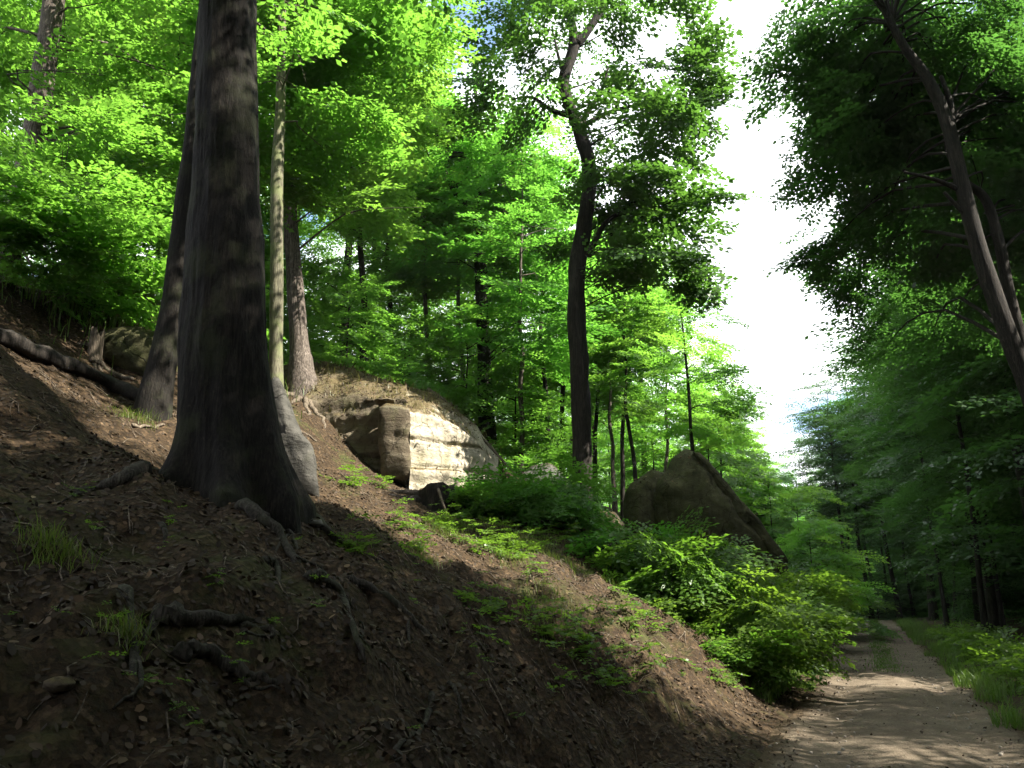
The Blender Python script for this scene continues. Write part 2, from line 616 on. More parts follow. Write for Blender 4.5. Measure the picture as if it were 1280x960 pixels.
M['litter'] = mat_litter()
tpl = NT('small_stones')
M['pebble'] = tpl.finish(tpl.ramp(tpl.noise(tpl.world_vec()[0], 3.0), [(.3, (.10, .085, .07)), (.7, (.30, .27, .23))]), .9)

# ------------------------------------------------------------------ ground sheet and track


def axis_lines(a0, a1, step, lo, hi, grow=1.16):
    c = list(np.arange(a0, a1 + 1e-6, step))
    d = step
    x = a1
    while x < hi:
        d = min(d * grow, 12)
        x += d
        c.append(x)
    d = step
    x = a0
    while x > lo:
        d = min(d * grow, 12)
        x -= d
        c.insert(0, x)
    return np.array(c)


def build_ground():
    S = axis_lines(0.6, 18.0, 0.085, -160, 620, 1.06)
    T = axis_lines(1.2, 10.5, 0.085, -330, 330, 1.10)
    SS, TT = np.meshgrid(S, T, indexing='ij')
    X, Y = st2xy(SS, TT)
    Z = H(X, Y)
    # the track is a sheet of its own: the floor passes a little under it
    dip = 0.06 * (1 - sstep(1.25, 1.55, np.abs(TT - TC))) * (SS < 75)
    Z = Z - dip
    V = np.stack([X, Y, Z], -1).reshape(-1, 3)
    a, b = SS.shape
    i = np.arange(a - 1)[:, None] * b + np.arange(b - 1)[None]
    Q = np.stack([i, i + b, i + b + 1, i + 1], -1).reshape(-1, 4)
    o = link('hillside_ground', mesh_np('hillside_ground', V, Q, M['ground'], smooth=True))
    tag(o, 'dark leaf strewn forest slope rising left of the dirt track', kind='structure')

    S = np.concatenate([np.arange(-14, 24, .12), np.arange(24, 74, .3)])
    W = np.linspace(-1.62, 1.62, 55)
    SS, WW = np.meshgrid(S, W, indexing='ij')
    edge = 1 + (0.09 * vnoise(SS * .7, np.sign(WW) * 4, 71) + .05 * vnoise(SS * 2.3, np.sign(WW) * 4, 73)) * (np.abs(WW) / 1.62)
    TT = TC + WW * edge
    X, Y = st2xy(SS, TT)
    rut = -0.035 * (np.exp(-((np.abs(WW) - .78) / .26) ** 2)) + 0.02 * np.exp(-(WW / .3) ** 2)
    Z = H(X, Y, False) * 0 + 0.015 + rut + 0.012 * fbm(SS * 1.4, TT * 2.2, 61, 3) + 0.006 * fbm(SS * 7, TT * 7, 66, 2) - 0.09 * sstep(1.35, 1.62, np.abs(WW))
    Z = Z - 2.5 * sstep(66, 110, SS)
    V = np.stack([X, Y, Z], -1).reshape(-1, 3)
    a, b = SS.shape
    i = np.arange(a - 1)[:, None] * b + np.arange(b - 1)[None]
    Q = np.stack([i, i + b, i + b + 1, i + 1], -1).reshape(-1, 4)
    edge_t = np.clip(sstep(.95, 1.5, np.abs(WW)) * .95 + .42 * np.exp(-(WW / .28) ** 2) * sstep(2, 16, SS), 0, 1)
    o = link('dirt_track', mesh_np('dirt_track', V, Q, M['track'], edge_t, smooth=True))
    tag(o, 'pale dirt forest track with two wheel ruts', kind='structure')


build_ground()

# ------------------------------------------------------------------ foliage


def make_spray(seed, n_side=9, leaf=0.095, wid=.62, spread=52):
    """a flat twig of leaves of unit length along +X, drooping a little; (n,4,3)"""
    r = np.random.default_rng(seed)
    L = []

    def put(p, ang, size):
        d = np.array([math.cos(ang), math.sin(ang), r.normal(-.12, .22)])
        d /= np.linalg.norm(d)
        up = np.array([r.normal(0, .30), r.normal(0, .30), 1.0])
        w = np.cross(up, d)
        w /= np.linalg.norm(w)
        up = np.cross(d, w)
        h = size * wid * .5
        L.append([p, p + d * size * .48 + w * h + up * size * .07, p + d * size, p + d * size * .48 - w * h + up * size * .07])

    for k in range(n_side * 2):
        x = .10 + .86 * k / (n_side * 2 - 1) + r.normal(0, .015)
        sgn = 1 if k % 2 else -1
        ang = sgn * math.radians(spread + r.normal(0, 9)) * (1 - .35 * x)
        length = (.50 * (1 - .62 * x) + .06) * r.uniform(.75, 1.2)
        m = max(1, int(length / (leaf * .62)))
        base = np.array([x, 0, -.14 * x * x])
        for q in range(m):
            f = (q + .8) / m
            p = base + length * f * np.array([math.cos(ang), math.sin(ang), -.10 * f + r.normal(0, .05)])
            p[2] += r.normal(0, .02)
            put(p, ang + (1 if q % 2 else -1) * r.uniform(.3, .9), leaf * r.uniform(.5, 1.3))
        put(base + r.normal(0, .01, 3), ang * r.uniform(.3, 1.2), leaf * r.uniform(.7, 1.15))
    put(np.array([1.0, 0, -.14]), r.normal(0, .3), leaf)
    return np.array(L)


SPRAY = [make_spray(s, 9, .116) for s in range(6)]
SPRAY_COARSE = [make_spray(50 + s, 6, .098) for s in range(5)]
SPRAY_CANOPY = [make_spray(70 + s, 4, .10) for s in range(4)]
SPRAY_BUSH = [make_spray(80 + s, 6, .135, .66) for s in range(5)]
SPRAY_OAK = [make_spray(90 + s, 6, .145, .8, 70) for s in range(5)]


def place_sprays(P, D, N, S, lib, r, tint):
    """P positions, D forward, N up hints, S scale -> leaf quads and tints"""
    D = D / (np.linalg.norm(D, axis=1)[:, None] + 1e-9)
    W = np.cross(N, D)
    W /= np.linalg.norm(W, axis=1)[:, None] + 1e-9
    U = np.cross(D, W)
    which = r.integers(0, len(lib), len(P))
    Vs, Ts = [], []
    for k, sp in enumerate(lib):
        m = which == k
        if not m.any():
            continue
        R = np.stack([D[m], W[m], U[m]], 1)                      # rows: axes
        q = np.einsum('nlk,mkj->mnlj', sp, R) * S[m][:, None, None, None] + P[m][:, None, None, :]
        t = tint[m][:, None] + r.normal(0, .16, (m.sum(), sp.shape[0]))
        Vs.append(q.reshape(-1, 3))
        Ts.append(np.repeat(np.clip(t, 0, 1).ravel(), 4))
    V = np.vstack(Vs)
    return V, np.concatenate(Ts)


def leaves_mesh(name, V, T, mat):
    Q = np.arange(len(V), dtype=np.int32).reshape(-1, 4)
    return mesh_np(name, V, Q, mat, T)


def lit_gap(P, gaps):
    """True where a spray stands in the way of the sun for one of the gaps in the canopy (point, radius)"""
    k = np.zeros(len(P), bool)
    for c, rad in gaps:
        d = P - np.asarray(c)[None]
        a = d @ SUNDIR
        perp = np.linalg.norm(d - a[:, None] * SUNDIR[None], axis=1)
        k |= (a > 1.0) & (perp < rad)
    return k


def crown_from_blobs(blobs, axis, r, per_plate=9, spray=1.1, lib=SPRAY, droop=.12, tilt=.22, plate=(1.2, .95), shell=.45, gaps=(), keep=.06):
    """blobs: (centre, radii, plates). axis: function z->(x,y) of the trunk. Returns leaf verts, tints, plate roots"""
    P, D, N, S, T, roots = [], [], [], [], [], []
    for c, rad, n in blobs:
        c = np.asarray(c, float)
        rad = np.asarray(rad, float)
        for _ in range(n):
            v = r.normal(0, 1, 3)
            v /= np.linalg.norm(v)
            rr = r.uniform(shell, 1.0) ** .55
            p = c + v * rad * rr
            ax = axis(p[2])
            d = np.array([p[0] - ax[0], p[1] - ax[1], 0])
            d += np.array([r.normal(0, .6), r.normal(0, .6), 0]) * .8
            d /= np.linalg.norm(d) + 1e-6
            d[2] = r.normal(-droop, .16)
            nrm = np.array([r.normal(0, tilt), r.normal(0, tilt), 1.0])
            w = np.cross(nrm, d)
            w /= np.linalg.norm(w)
            nrm = np.cross(d, w)
            ptint = np.clip(r.normal(.5, .17), .05, .95)
            m = max(3, int(per_plate * r.uniform(.6, 1.3)))
            u = r.uniform(-.9, .7, m) * plate[0]
            ww = r.uniform(-1, 1, m) * plate[1]
            pos = p + u[:, None] * d + ww[:, None] * w + r.normal(0, .07, (m, 1)) * nrm
            dd = d + (ww / plate[1] * .75 + r.normal(0, .25, m))[:, None] * w + r.normal(0, .08, (m, 1)) * nrm
            P.append(pos)
            D.append(dd)
            N.append(np.repeat(nrm[None], m, 0) + r.normal(0, .16, (m, 3)))
            S.append(spray * r.uniform(.75, 1.25, m))
            T.append(np.full(m, ptint) + r.normal(0, .06, m))
            roots.append((p - d * plate[0] * .9, p + d * plate[0] * .5))
    P, D, N, S, T = map(np.concatenate, (P, D, N, S, T))
    if gaps:
        k = ~lit_gap(P, gaps) | (r.random(len(P)) < keep)
        P, D, N, S, T = P[k], D[k], N[k], S[k], T[k]
    V, TT = place_sprays(P, D, N, S, lib, r, T)
    return V, TT, roots


def limbs(roots, axis, zlo, zhi, r, share=.6, rad=.035, sides=5, rise=.35, gaps=()):
    out = []
    for a, b in roots:
        if r.random() > share:
            continue
        if gaps and lit_gap(np.array([a]), gaps)[0]:
            continue
        ax0 = axis(a[2])
        hd = math.hypot(a[0] - ax0[0], a[1] - ax0[1])
        z0 = np.clip(a[2] - hd * rise * r.uniform(.6, 1.4), zlo, zhi)
        ax = axis(z0)
        p0 = np.array([ax[0], ax[1], z0])
        mid = p0 * .45 + a * .55 + np.array([r.normal(0, .12), r.normal(0, .12), .10 * hd])
        P = catmull([p0, mid, a, b], 7)
        L = np.linalg.norm(b - p0)
        R = np.linspace(rad * (.6 + .14 * L), .006, 7)
        out.append(tube(P, R, sides, 0, 0, False))
    return out


# ------------------------------------------------------------------ trees built to the photograph


def px_path(pts, Y):
    """pts: (px, py, width px[, Y]) -> world points, radii"""
    P, R = [], []
    for q in pts:
        yy = q[3] if len(q) > 3 else Y
        p = at(q[0], q[1], yy)
        P.append(p)
        R.append(q[2] * .5 * depth(p) / F)
    return np.array(P), np.array(R)


def grow_down(P, R, flare=1.5):
    """first point is the lowest: carry the trunk down into the ground"""
    d = P[0] - P[min(1, len(P) - 1)]
    d = d / (abs(d[2]) + 1e-6)
    d[:2] = np.clip(d[:2], -.12, .12)
    d[2] = -1
    hz = float(H(P[0][0], P[0][1]))
    if P[0][2] - hz > .5:
        g = P[0] + d * (P[0][2] - hz - .0)
        k = P[0] + d * max(.0, P[0][2] - hz - .6)
        P = np.vstack([g + [0, 0, -.35], g + [0, 0, .05], k, P])
        R = np.concatenate([[R[0] * flare * 1.25, R[0] * flare, R[0] * 1.1], R])
    else:
        g = np.array([P[0][0], P[0][1], hz])
        P = np.vstack([g + [0, 0, -.4], P])
        R = np.concatenate([[R[0] * 1.25], R])
    return P, R


def axis_of(P):
    z = P[:, 2]
    o = np.argsort(z)
    zz, xx, yy = z[o], P[o, 0], P[o, 1]
    return lambda q: (float(np.interp(q, zz, xx)), float(np.interp(q, zz, yy)))


def custom_tree(name, label, cat, pts, Y, bark, leafmat=None, top=None, blobs=(), branches=(), seed=0, sides=12, group=None, lib=SPRAY,
                spray=1.1, per_plate=9, limb_share=.5, limb_rad=.03, gaps=(), droop=.12, tilt=.22, flare=1.5, plate=(1.2, .95), rise=.35, lump=.07, keep=.06):
    """pts lowest first; blobs (px, py, Y, rx, ry, rz, plates) in metres round a pixel at depth Y, or world (x,y,z)"""
    r = np.random.default_rng(seed + 1000)
    P, R = px_path(pts, Y)
    P, R = grow_down(P, R, flare)
    if top:
        d = P[-1] - P[-2]
        d /= np.linalg.norm(d)
        d = d * .5 + np.array([0, 0, .5])
        h = top - P[-1][2]
        n0 = P[-1].copy()
        P = np.vstack([P, n0 + d / d[2] * h * .5, n0 + d / d[2] * h * .5 + np.array([r.normal(0, .3), r.normal(0, .3), h * .5])])
        R = np.concatenate([R, [R[-1] * .6, .03]])
    n = max(24, len(P) * 10)
    C = catmull(P, n)
    CR = np.interp(np.linspace(0, len(P) - 1, n), np.arange(len(P)), R)
    ax = axis_of(C)
    base = np.array([P[0][0], P[0][1], float(H(P[0][0], P[0][1]))])
    root = thing(name, base, label, cat, group)
    parts = [tube(C, CR, sides, lump, seed)]
    V, Q = join(parts)
    link('trunk', mesh_np('trunk', V, Q, bark, smooth=True), None, root)
    for bp in branches:
        BP, BR = px_path(bp[1:], bp[0])
        c = catmull(BP, 3 + 4 * len(BP))
        cr = np.interp(np.linspace(0, len(BP) - 1, len(c)), np.arange(len(BP)), BR)
        V, Q = tube(c, cr, 8, lump, seed + 3)
        link('branch', mesh_np('branch', V, Q, bark, smooth=True), None, root)
    if blobs:
        B = []
        for b in blobs:
            c = at(b[0], b[1], b[2])
            B.append((c, (b[3], b[4], b[5]), b[6]))
        V, T, roots = crown_from_blobs(B, ax, r, per_plate, spray, lib, droop, tilt, plate, gaps=gaps or GAPS, keep=keep)
        link('crown', leaves_mesh('crown', V, T, leafmat), None, root)
        lm = limbs(roots, ax, base[2] + 1.0, C[-1][2] - .2, r, limb_share, limb_rad, 5, rise, gaps)
        if lm:
            V, Q = join(lm)
            link('limbs', mesh_np('limbs', V, Q, bark, smooth=True), None, root)['kind'] = 'stuff'
    return root


# places that get the sun in the photograph: the canopy has gaps towards them
def gp(px, py, Y, rad):
    return (at(px, py, Y), rad)


GAPS = [gp(490, 390, 21.5, 1.5), gp(420, 330, 18.4, 1.2), gp(90, 200, 12.8, 1.9), gp(60, 300, 12.5, 1.5), gp(110, 60, 15, 2.0), gp(160, 140, 14, 1.3), gp(560, 550, 17.3, 1.5), gp(475, 470, 17.5, 1.3), gp(420, 470, 16.5, 1.2), gp(420, 590, 12.5, .55), gp(490, 640, 13, .45),
        (ground(30, 800), .35), (ground(810, 862), .22), (ground(70, 540), .22), (ground(610, 660), .4), gp(900, 710, 13, 1.1), gp(830, 720, 13.5, .8), gp(560, 330, 24, 1.5), gp(630, 400, 24, 1.5), gp(1000, 770, 13.5, .6),
        (ground(1260, 840), .8), (ground(1120, 845), .45), (ground(960, 905), .3), (ground(1240, 850), .45), (ground(720, 700), .45)]


def flared_trunk(pts, Y, top, prof, lobes, nz=80, seg=56, below=.7, seed=0, wob=.02):
    """prof: (height above the foot, radius); lobes: (angle, width, strength, decay height)"""
    P, R = px_path(pts, Y)
    base = np.array([P[0][0], P[0][1], float(H(P[0][0], P[0][1]))])
    z0 = base[2]
    zs = np.concatenate([np.linspace(z0 - below, z0 + 2.2, nz // 2), np.linspace(z0 + 2.3, top, nz // 2)])
    o = np.argsort(P[:, 2])
    cx = np.interp(zs, P[o, 2], P[o, 0])
    cy = np.interp(zs, P[o, 2], P[o, 1])
    h = zs - z0
    rad = np.interp(h, [q[0] for q in prof], [q[1] for q in prof])
    th = np.linspace(0, 2 * math.pi, seg, endpoint=False)
    RR = rad[:, None] * np.ones((1, seg))
    for a, w, k, dh in lobes:
        d = np.angle(np.exp(1j * (th - a)))
        RR = RR + k * np.exp(-(d / w) ** 2)[None] * np.exp(-np.maximum(h, -.1) / dh)[:, None]
    RR = RR * (1 + wob * fbm(np.cos(th)[None] * 1.5 + seed, np.sin(th)[None] * 1.5 + h[:, None] * .55, seed, 4) * 2)
    ridge = np.abs(fbm(th[None] * 7 + .6 * vnoise(h[:, None] * .9, th[None], 5), h[:, None] * .55 + 0 * th[None], seed + 5, 4, .55))
    RR = RR * (1 + .022 * ridge) + .010 * fbm(th[None] * 3, h[:, None] * 2.2, seed + 8, 3)
    X = cx[:, None] + RR * np.cos(th)[None]
    Yy = cy[:, None] + RR * np.sin(th)[None]
    Z = zs[:, None] + 0 * RR
    V = np.stack([X, Yy, Z], -1).reshape(-1, 3)
    i = np.arange(nz // 2 * 2 - 1)[:, None] * seg
    j = np.arange(seg)[None]
    j2 = (j + 1) % seg
    Q = np.stack([i + j, i + j2, i + seg + j2, i + seg + j], -1).reshape(-1, 4)
    return V, Q, base, (lambda q: (float(np.interp(q, zs, cx)), float(np.interp(q, zs, cy))))


def root_px(pts, r0, r1, lift=.35, sides=7, seed=0, n=None, parent=None, mat=None, name='root', bury=True):
    """a root or stick that follows the ground under the given pixels"""
    W = [ground(a, b) for a, b in pts]
    n = n or 6 * len(W)
    C = catmull(W, n)
    rr = np.linspace(r0, r1, n) * (1 + .15 * vnoise(np.arange(n) * .6, np.zeros(n), seed))
    hz = H(C[:, 0], C[:, 1])
    hp = np.concatenate([np.full(4, hz[0]), hz, np.full(4, hz[-1])])
    hz = np.convolve(hp, np.ones(9) / 9, 'valid')
    C[:, 2] = hz + rr * lift + .02 * vnoise(np.arange(n) * .5, np.ones(n), seed + 1)
    if bury:
        C[0, 2] -= r0 * 1.0
        C[-1, 2] -= r1 * 2.5
    V, Q = tube(C, rr, sides, .25, seed)
    return link(name, mesh_np(name, V, Q, mat or M['root'], smooth=True), None, parent)


def main_beech():
    r = np.random.default_rng(3)
    pts = [(288, 632, 0), (284, 540, 0), (278, 440, 0), (281, 300, 0), (283, 150, 0), (285, 0, 0), (290, -420, 0), (300, -1300, 0)]
    prof = [(-.7, .66), (-.1, .56), (.15, .52), (.45, .48), (.9, .45), (1.5, .43), (2.3, .405), (2.8, .395), (3.2, .36), (4.3, .335), (6.0, .315), (9, .28), (14, .2), (22, .05)]
    lobes = [(-.42, .24, .12, .50), (-1.3, .22, .15, .35), (-2.3, .25, .22, .35), (3.0, .35, .36, .35), (1.6, .5, .2, .5), (.5, .4, .2, .5), (-.28, .22, .08, 2.2), (-2.0, .2, -.05, 1.2), (-.85, .22, -.07, 1.0)]
    V, Q, base, ax = flared_trunk(pts, 8.0, 20.0, prof, lobes, 190, 150, .8, 4, .022)
    t = thing('beech_tree', base, 'massive dark beech with flared buttress roots standing on the shaded slope', 'tree', 'big trees near the track')
    link('trunk', mesh_np('trunk', V, Q, M['bark_beech'], smooth=True), None, t)
    c = np.array([ax(14)[0], ax(14)[1], 0])
    blobs = [(c + [0, -.5, 15.5], (6.0, 6.0, 4.5), 120), (c + [-1, -3.5, 13.2], (5.5, 4.5, 2.6), 80), (c + [2.5, -5.5, 12.0], (4.5, 4.0, 2.0), 60)]
    V, T, roots = crown_from_blobs(blobs, ax, r, 6, 1.5, SPRAY_CANOPY, gaps=GAPS)
    link('crown', leaves_mesh('crown', V, T, M['leaf_mid']), None, t)
    V, Q = join(limbs(roots, ax, 9.5, 19, r, .7, .05))
    link('limbs', mesh_np('limbs', V, Q, M['bark_beech'], smooth=True), None, t)['kind'] = 'stuff'
    R = [([(300, 632), (322, 650), (345, 665), (358, 688), (372, 705)], .075, .05), ([(318, 640), (340, 648), (362, 668), (372, 690)], .05, .03),
         ([(385, 722), (408, 732), (428, 752), (440, 785), (450, 815), (456, 832)], .06, .028), ([(420, 745), (445, 770), (462, 800)], .02, .01),
         ([(152, 735), (160, 765), (168, 800), (166, 840), (162, 885)], .045, .035), ([(198, 762), (190, 790), (176, 815)], .03, .025),
         ([(200, 772), (245, 782), (295, 786), (340, 782)], .07, .045), ([(225, 822), (270, 838), (315, 850), (345, 862)], .055, .035),
         ([(540, 868), (536, 890), (515, 915), (492, 950)], .03, .022), ([(560, 855), (574, 880), (576, 905)], .022, .012),
         ([(435, 720), (470, 740), (510, 770), (540, 800)], .05, .03), ([(200, 655), (206, 668), (204, 682)], .03, .02),
         ([(180, 590), (150, 606), (118, 612), (90, 618)], .09, .03), ([(385, 640), (410, 668), (450, 690), (490, 712)], .06, .02),
         ([(330, 700), (345, 712), (350, 730)], .05, .03)]
    for k, (p, a, b) in enumerate(R):
        root_px(p, a * .9, b * .4, .5, 8, 20 + k, None, t)
        if len(p) > 3:
            m = p[len(p) // 2]
            e = p[-1]
            root_px([m, (m[0] + (e[0] - m[0]) * .5 + r.choice([-1, 1]) * r.uniform(10, 24), m[1] + (e[1] - m[1]) * .6 + 8), (m[0] + (e[0] - m[0]) * .9 + r.choice([-1, 1]) * r.uniform(16, 40), e[1] + r.uniform(0, 16))], b * .55, b * .15, .2, 6, 90 + k, None, t)
    return t


main_beech()

TG = 'big trees near the track'
# the oak in the middle of the picture
custom_tree('oak_tree', 'dark oak with crooked trunk and branches in the middle of the slope', 'tree',
            [(730, 656, 32), (729, 630, 26), (726, 500, 23), (721, 350, 22), (737, 225, 19), (724, 165, 17), (705, 105, 14), (718, 52, 13), (704, -10, 9)],
            18.9, M['bark_dark'], M['leaf_oak'], top=17.5,
            blobs=[(690, 60, 18.9, 1.9, 1.9, 1.7, 22), (790, 70, 18.6, 2.0, 1.8, 1.8, 26), (720, -40, 18.9, 2.6, 2.2, 1.4, 26), (655, 110, 19, 1.2, 1.4, 1.1, 13), (845, 120, 18.2, .9, 1.2, .9, 9),
                   (790, 170, 18.6, 1.4, 1.4, .8, 13), (670, 170, 19.2, 1.0, 1.2, .4, 5), (800, 240, 18.3, 1.1, 1.2, .35, 9), (845, 268, 18.2, .8, 1.0, .45, 8), (755, 250, 18.5, .9, 1.2, .5, 4),
                   (800, 325, 18.2, 1.3, 1.2, .4, 9), (855, 348, 18.0, .6, .9, .25, 5), (705, 300, 19.6, .6, .9, .3, 2)],
            branches=[(18.9, (720, 55, 12), (735, 38, 11), (752, 10, 10), (768, -30, 8)), (18.9, (724, 160, 8), (735, 140, 7), (752, 112, 5), (760, 85, 3)), (18.9, (728, 158, 7), (762, 140, 5), (800, 130, 4), (835, 118, 2)),
                      (18.9, (714, 145, 7), (690, 138, 6), (665, 122, 4), (640, 124, 2)), (18.6, (735, 320, 9), (752, 285, 7), (770, 268, 5), (800, 250, 4), (840, 252, 2)), (18.9, (706, 100, 6), (698, 70, 4), (690, 35, 2)),
                      (18.6, (738, 318, 6), (770, 312, 4), (805, 318, 2))],
            seed=1, gaps=GAPS, sides=16, group=TG, lib=SPRAY_OAK, spray=.85, per_plate=8, limb_share=.4, limb_rad=.02, tilt=.45, plate=(.55, .5), lump=.16)

# left edge: leaning tree with sunlit crown in front of it
custom_tree('beech_tree', 'leaning tree with mottled bark at the left behind sunlit leaves', 'tree',
            [(-6, 345, 40), (22, 270, 32), (42, 180, 29), (52, 110, 27), (66, 10, 24), (74, -60, 22)], 14.0, M['bark_scaly'], M['leaf_lit'], top=24,
            blobs=[(130, 190, 12.8, 1.0, 1.3, .6, 10), (85, 275, 12.6, 1.3, 1.3, .5, 13), (40, 330, 12.4, 1.4, 1.2, .35, 10), (120, 250, 13.2, 1.3, 1.4, .8, 9), (-10, 40, 16.5, 1.8, 2.0, 1.0, 10), (170, 60, 15.5, 1.6, 2.0, 1.4, 20),
                   (60, -150, 15, 4, 4, 2.5, 22), (160, 140, 14, 1.6, 1.6, .8, 10)], seed=2, group=TG, limb_share=.7, spray=1.0)
custom_tree('beech_tree', 'slim slanting tree just left of the massive trunk', 'tree',
            [(194, 498, 44), (203, 455, 34), (218, 370, 28), (230, 270, 27), (240, 190, 23), (250, 80, 20)], 10.8, M['bark_beech'], M['leaf_mid'], top=19,
            blobs=[(235, -260, 12, 3.2, 3.2, 2.6, 30)], seed=3, group=TG)
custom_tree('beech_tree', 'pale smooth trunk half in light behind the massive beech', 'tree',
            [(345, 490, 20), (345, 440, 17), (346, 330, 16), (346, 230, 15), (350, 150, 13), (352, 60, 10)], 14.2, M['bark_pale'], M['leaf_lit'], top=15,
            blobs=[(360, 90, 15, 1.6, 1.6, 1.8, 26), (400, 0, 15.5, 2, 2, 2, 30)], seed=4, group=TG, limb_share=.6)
custom_tree('pine_tree', 'scaly barked trunk on the sunlit crest beside the pale trunk', 'tree',
            [(376, 450, 30), (374, 428, 24), (367, 330, 19), (362, 250, 17), (358, 160, 14), (350, 60, 12)], 18.8, M['bark_scaly'], M['leaf_lit'], top=21,
            blobs=[(430, 120, 18, 2.0, 2, 2.2, 22), (380, -60, 17, 3, 3, 2.6, 26), (440, 230, 17.5, 1.5, 1.5, 1.2, 10)], seed=5, group=TG, limb_share=.6)
custom_tree('oak_tree', 'forked tree with sweeping left limb behind the outcrop', 'tree',
            [(610, 560, 26), (607, 500, 19), (604, 420, 17), (600, 320, 15), (596, 280, 13), (570, 240, 10), (548, 190, 8), (540, 120, 6)], 25, M['bark_dark'], M['leaf_lit'], top=19,
            blobs=[(555, 200, 25, 2.2, 2.2, 2.2, 20), (628, 190, 26, 1.9, 2.0, 2.2, 20), (610, 330, 24.5, 1.8, 1.6, 1.0, 9), (645, 420, 24, 1.8, 1.6, .8, 8), (520, 250, 25.5, 1.6, 1.5, 1.2, 9), (660, 330, 25, 1.5, 1.5, .8, 8)],
            branches=[(25, (597, 303, 7), (580, 300, 6), (562, 290, 5), (548, 275, 4), (535, 262, 2)), (25, (596, 285, 10), (598, 230, 8), (594, 160, 5), (596, 90, 3))], seed=6, group=TG, limb_share=.5)
# right edge trees
RG = 'trees at the right edge of the track'
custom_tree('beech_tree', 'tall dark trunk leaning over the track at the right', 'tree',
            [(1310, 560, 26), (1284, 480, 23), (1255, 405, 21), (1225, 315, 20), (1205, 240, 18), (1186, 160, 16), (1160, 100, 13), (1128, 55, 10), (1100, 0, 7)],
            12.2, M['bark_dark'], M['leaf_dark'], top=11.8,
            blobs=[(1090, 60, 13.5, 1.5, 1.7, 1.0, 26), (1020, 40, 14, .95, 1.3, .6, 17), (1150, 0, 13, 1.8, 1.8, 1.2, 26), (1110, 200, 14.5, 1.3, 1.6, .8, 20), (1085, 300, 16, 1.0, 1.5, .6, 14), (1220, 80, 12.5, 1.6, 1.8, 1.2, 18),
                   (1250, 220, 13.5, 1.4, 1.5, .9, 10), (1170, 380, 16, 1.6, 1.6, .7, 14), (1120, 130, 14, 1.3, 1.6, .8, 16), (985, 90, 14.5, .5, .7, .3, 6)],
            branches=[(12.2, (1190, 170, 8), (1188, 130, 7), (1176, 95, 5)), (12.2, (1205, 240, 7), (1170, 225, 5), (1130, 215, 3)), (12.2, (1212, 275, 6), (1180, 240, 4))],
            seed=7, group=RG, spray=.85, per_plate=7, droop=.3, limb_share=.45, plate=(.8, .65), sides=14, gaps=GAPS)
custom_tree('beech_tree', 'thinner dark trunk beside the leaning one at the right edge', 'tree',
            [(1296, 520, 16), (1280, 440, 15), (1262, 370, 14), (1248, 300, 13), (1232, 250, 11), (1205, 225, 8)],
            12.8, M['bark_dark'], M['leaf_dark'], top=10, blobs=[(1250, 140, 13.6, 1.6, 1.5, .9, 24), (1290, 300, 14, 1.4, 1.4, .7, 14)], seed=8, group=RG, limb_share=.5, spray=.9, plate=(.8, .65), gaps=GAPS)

# ------------------------------------------------------------------ tree kinds that are copied


def proto(kind, seed, height, cbase, crad, plates, bark, leafmat, lib=SPRAY_COARSE, spray=1.6, r0=.22, lshare=.5, lean=.02):
    r = np.random.default_rng(seed)
    zs = np.linspace(0, height, 12)
    cx = np.cumsum(r.normal(0, lean * height / 12 * 3, 12)) * .5
    cy = np.cumsum(r.normal(0, lean * height / 12 * 3, 12)) * .5
    cx -= cx[0]
    cy -= cy[0]
    ax = lambda q: (float(np.interp(q, zs, cx)), float(np.interp(q, zs, cy)))
    C = np.stack([cx, cy, zs], -1)
    C[0, 2] = -.6
    R = r0 * np.interp(zs / height, [0, .03, .1, .6, 1], [1.6, 1.25, 1.0, .6, .08])
    parts = [tube(catmull(C, 30), np.interp(np.linspace(0, 11, 30), np.arange(12), R), 10, .1, seed)]
    blobs = []
    n = 9
    for k in range(n):
        f = k / (n - 1)
        z = cbase + (height - cbase) * f
        prof = math.sin(math.pi * (0.16 + .80 * f)) ** .75 if kind != 'young' else (1.02 - f) ** .7
        rad = crad * prof * r.uniform(.8, 1.15)
        a = r.uniform(0, 6.28)
        off = crad * .28 * prof
        c = np.array([ax(z)[0] + off * math.cos(a), ax(z)[1] + off * math.sin(a), z])
        blobs.append((c, (rad, rad, (height - cbase) / n * .75), max(3, int(plates * prof / n * 1.4))))
    V, T, roots = crown_from_blobs(blobs, ax, r, 7, spray, lib, .14, .25, (spray * .95, spray * .8))
    cm = leaves_mesh('crown', V, T, leafmat)
    Vt, Qt = join(parts + limbs(roots, ax, cbase * .7, height * .97, r, lshare, .03))
    tm = mesh_np('trunk', Vt, Qt, bark, smooth=True)
    return (tm, cm, height, crad)


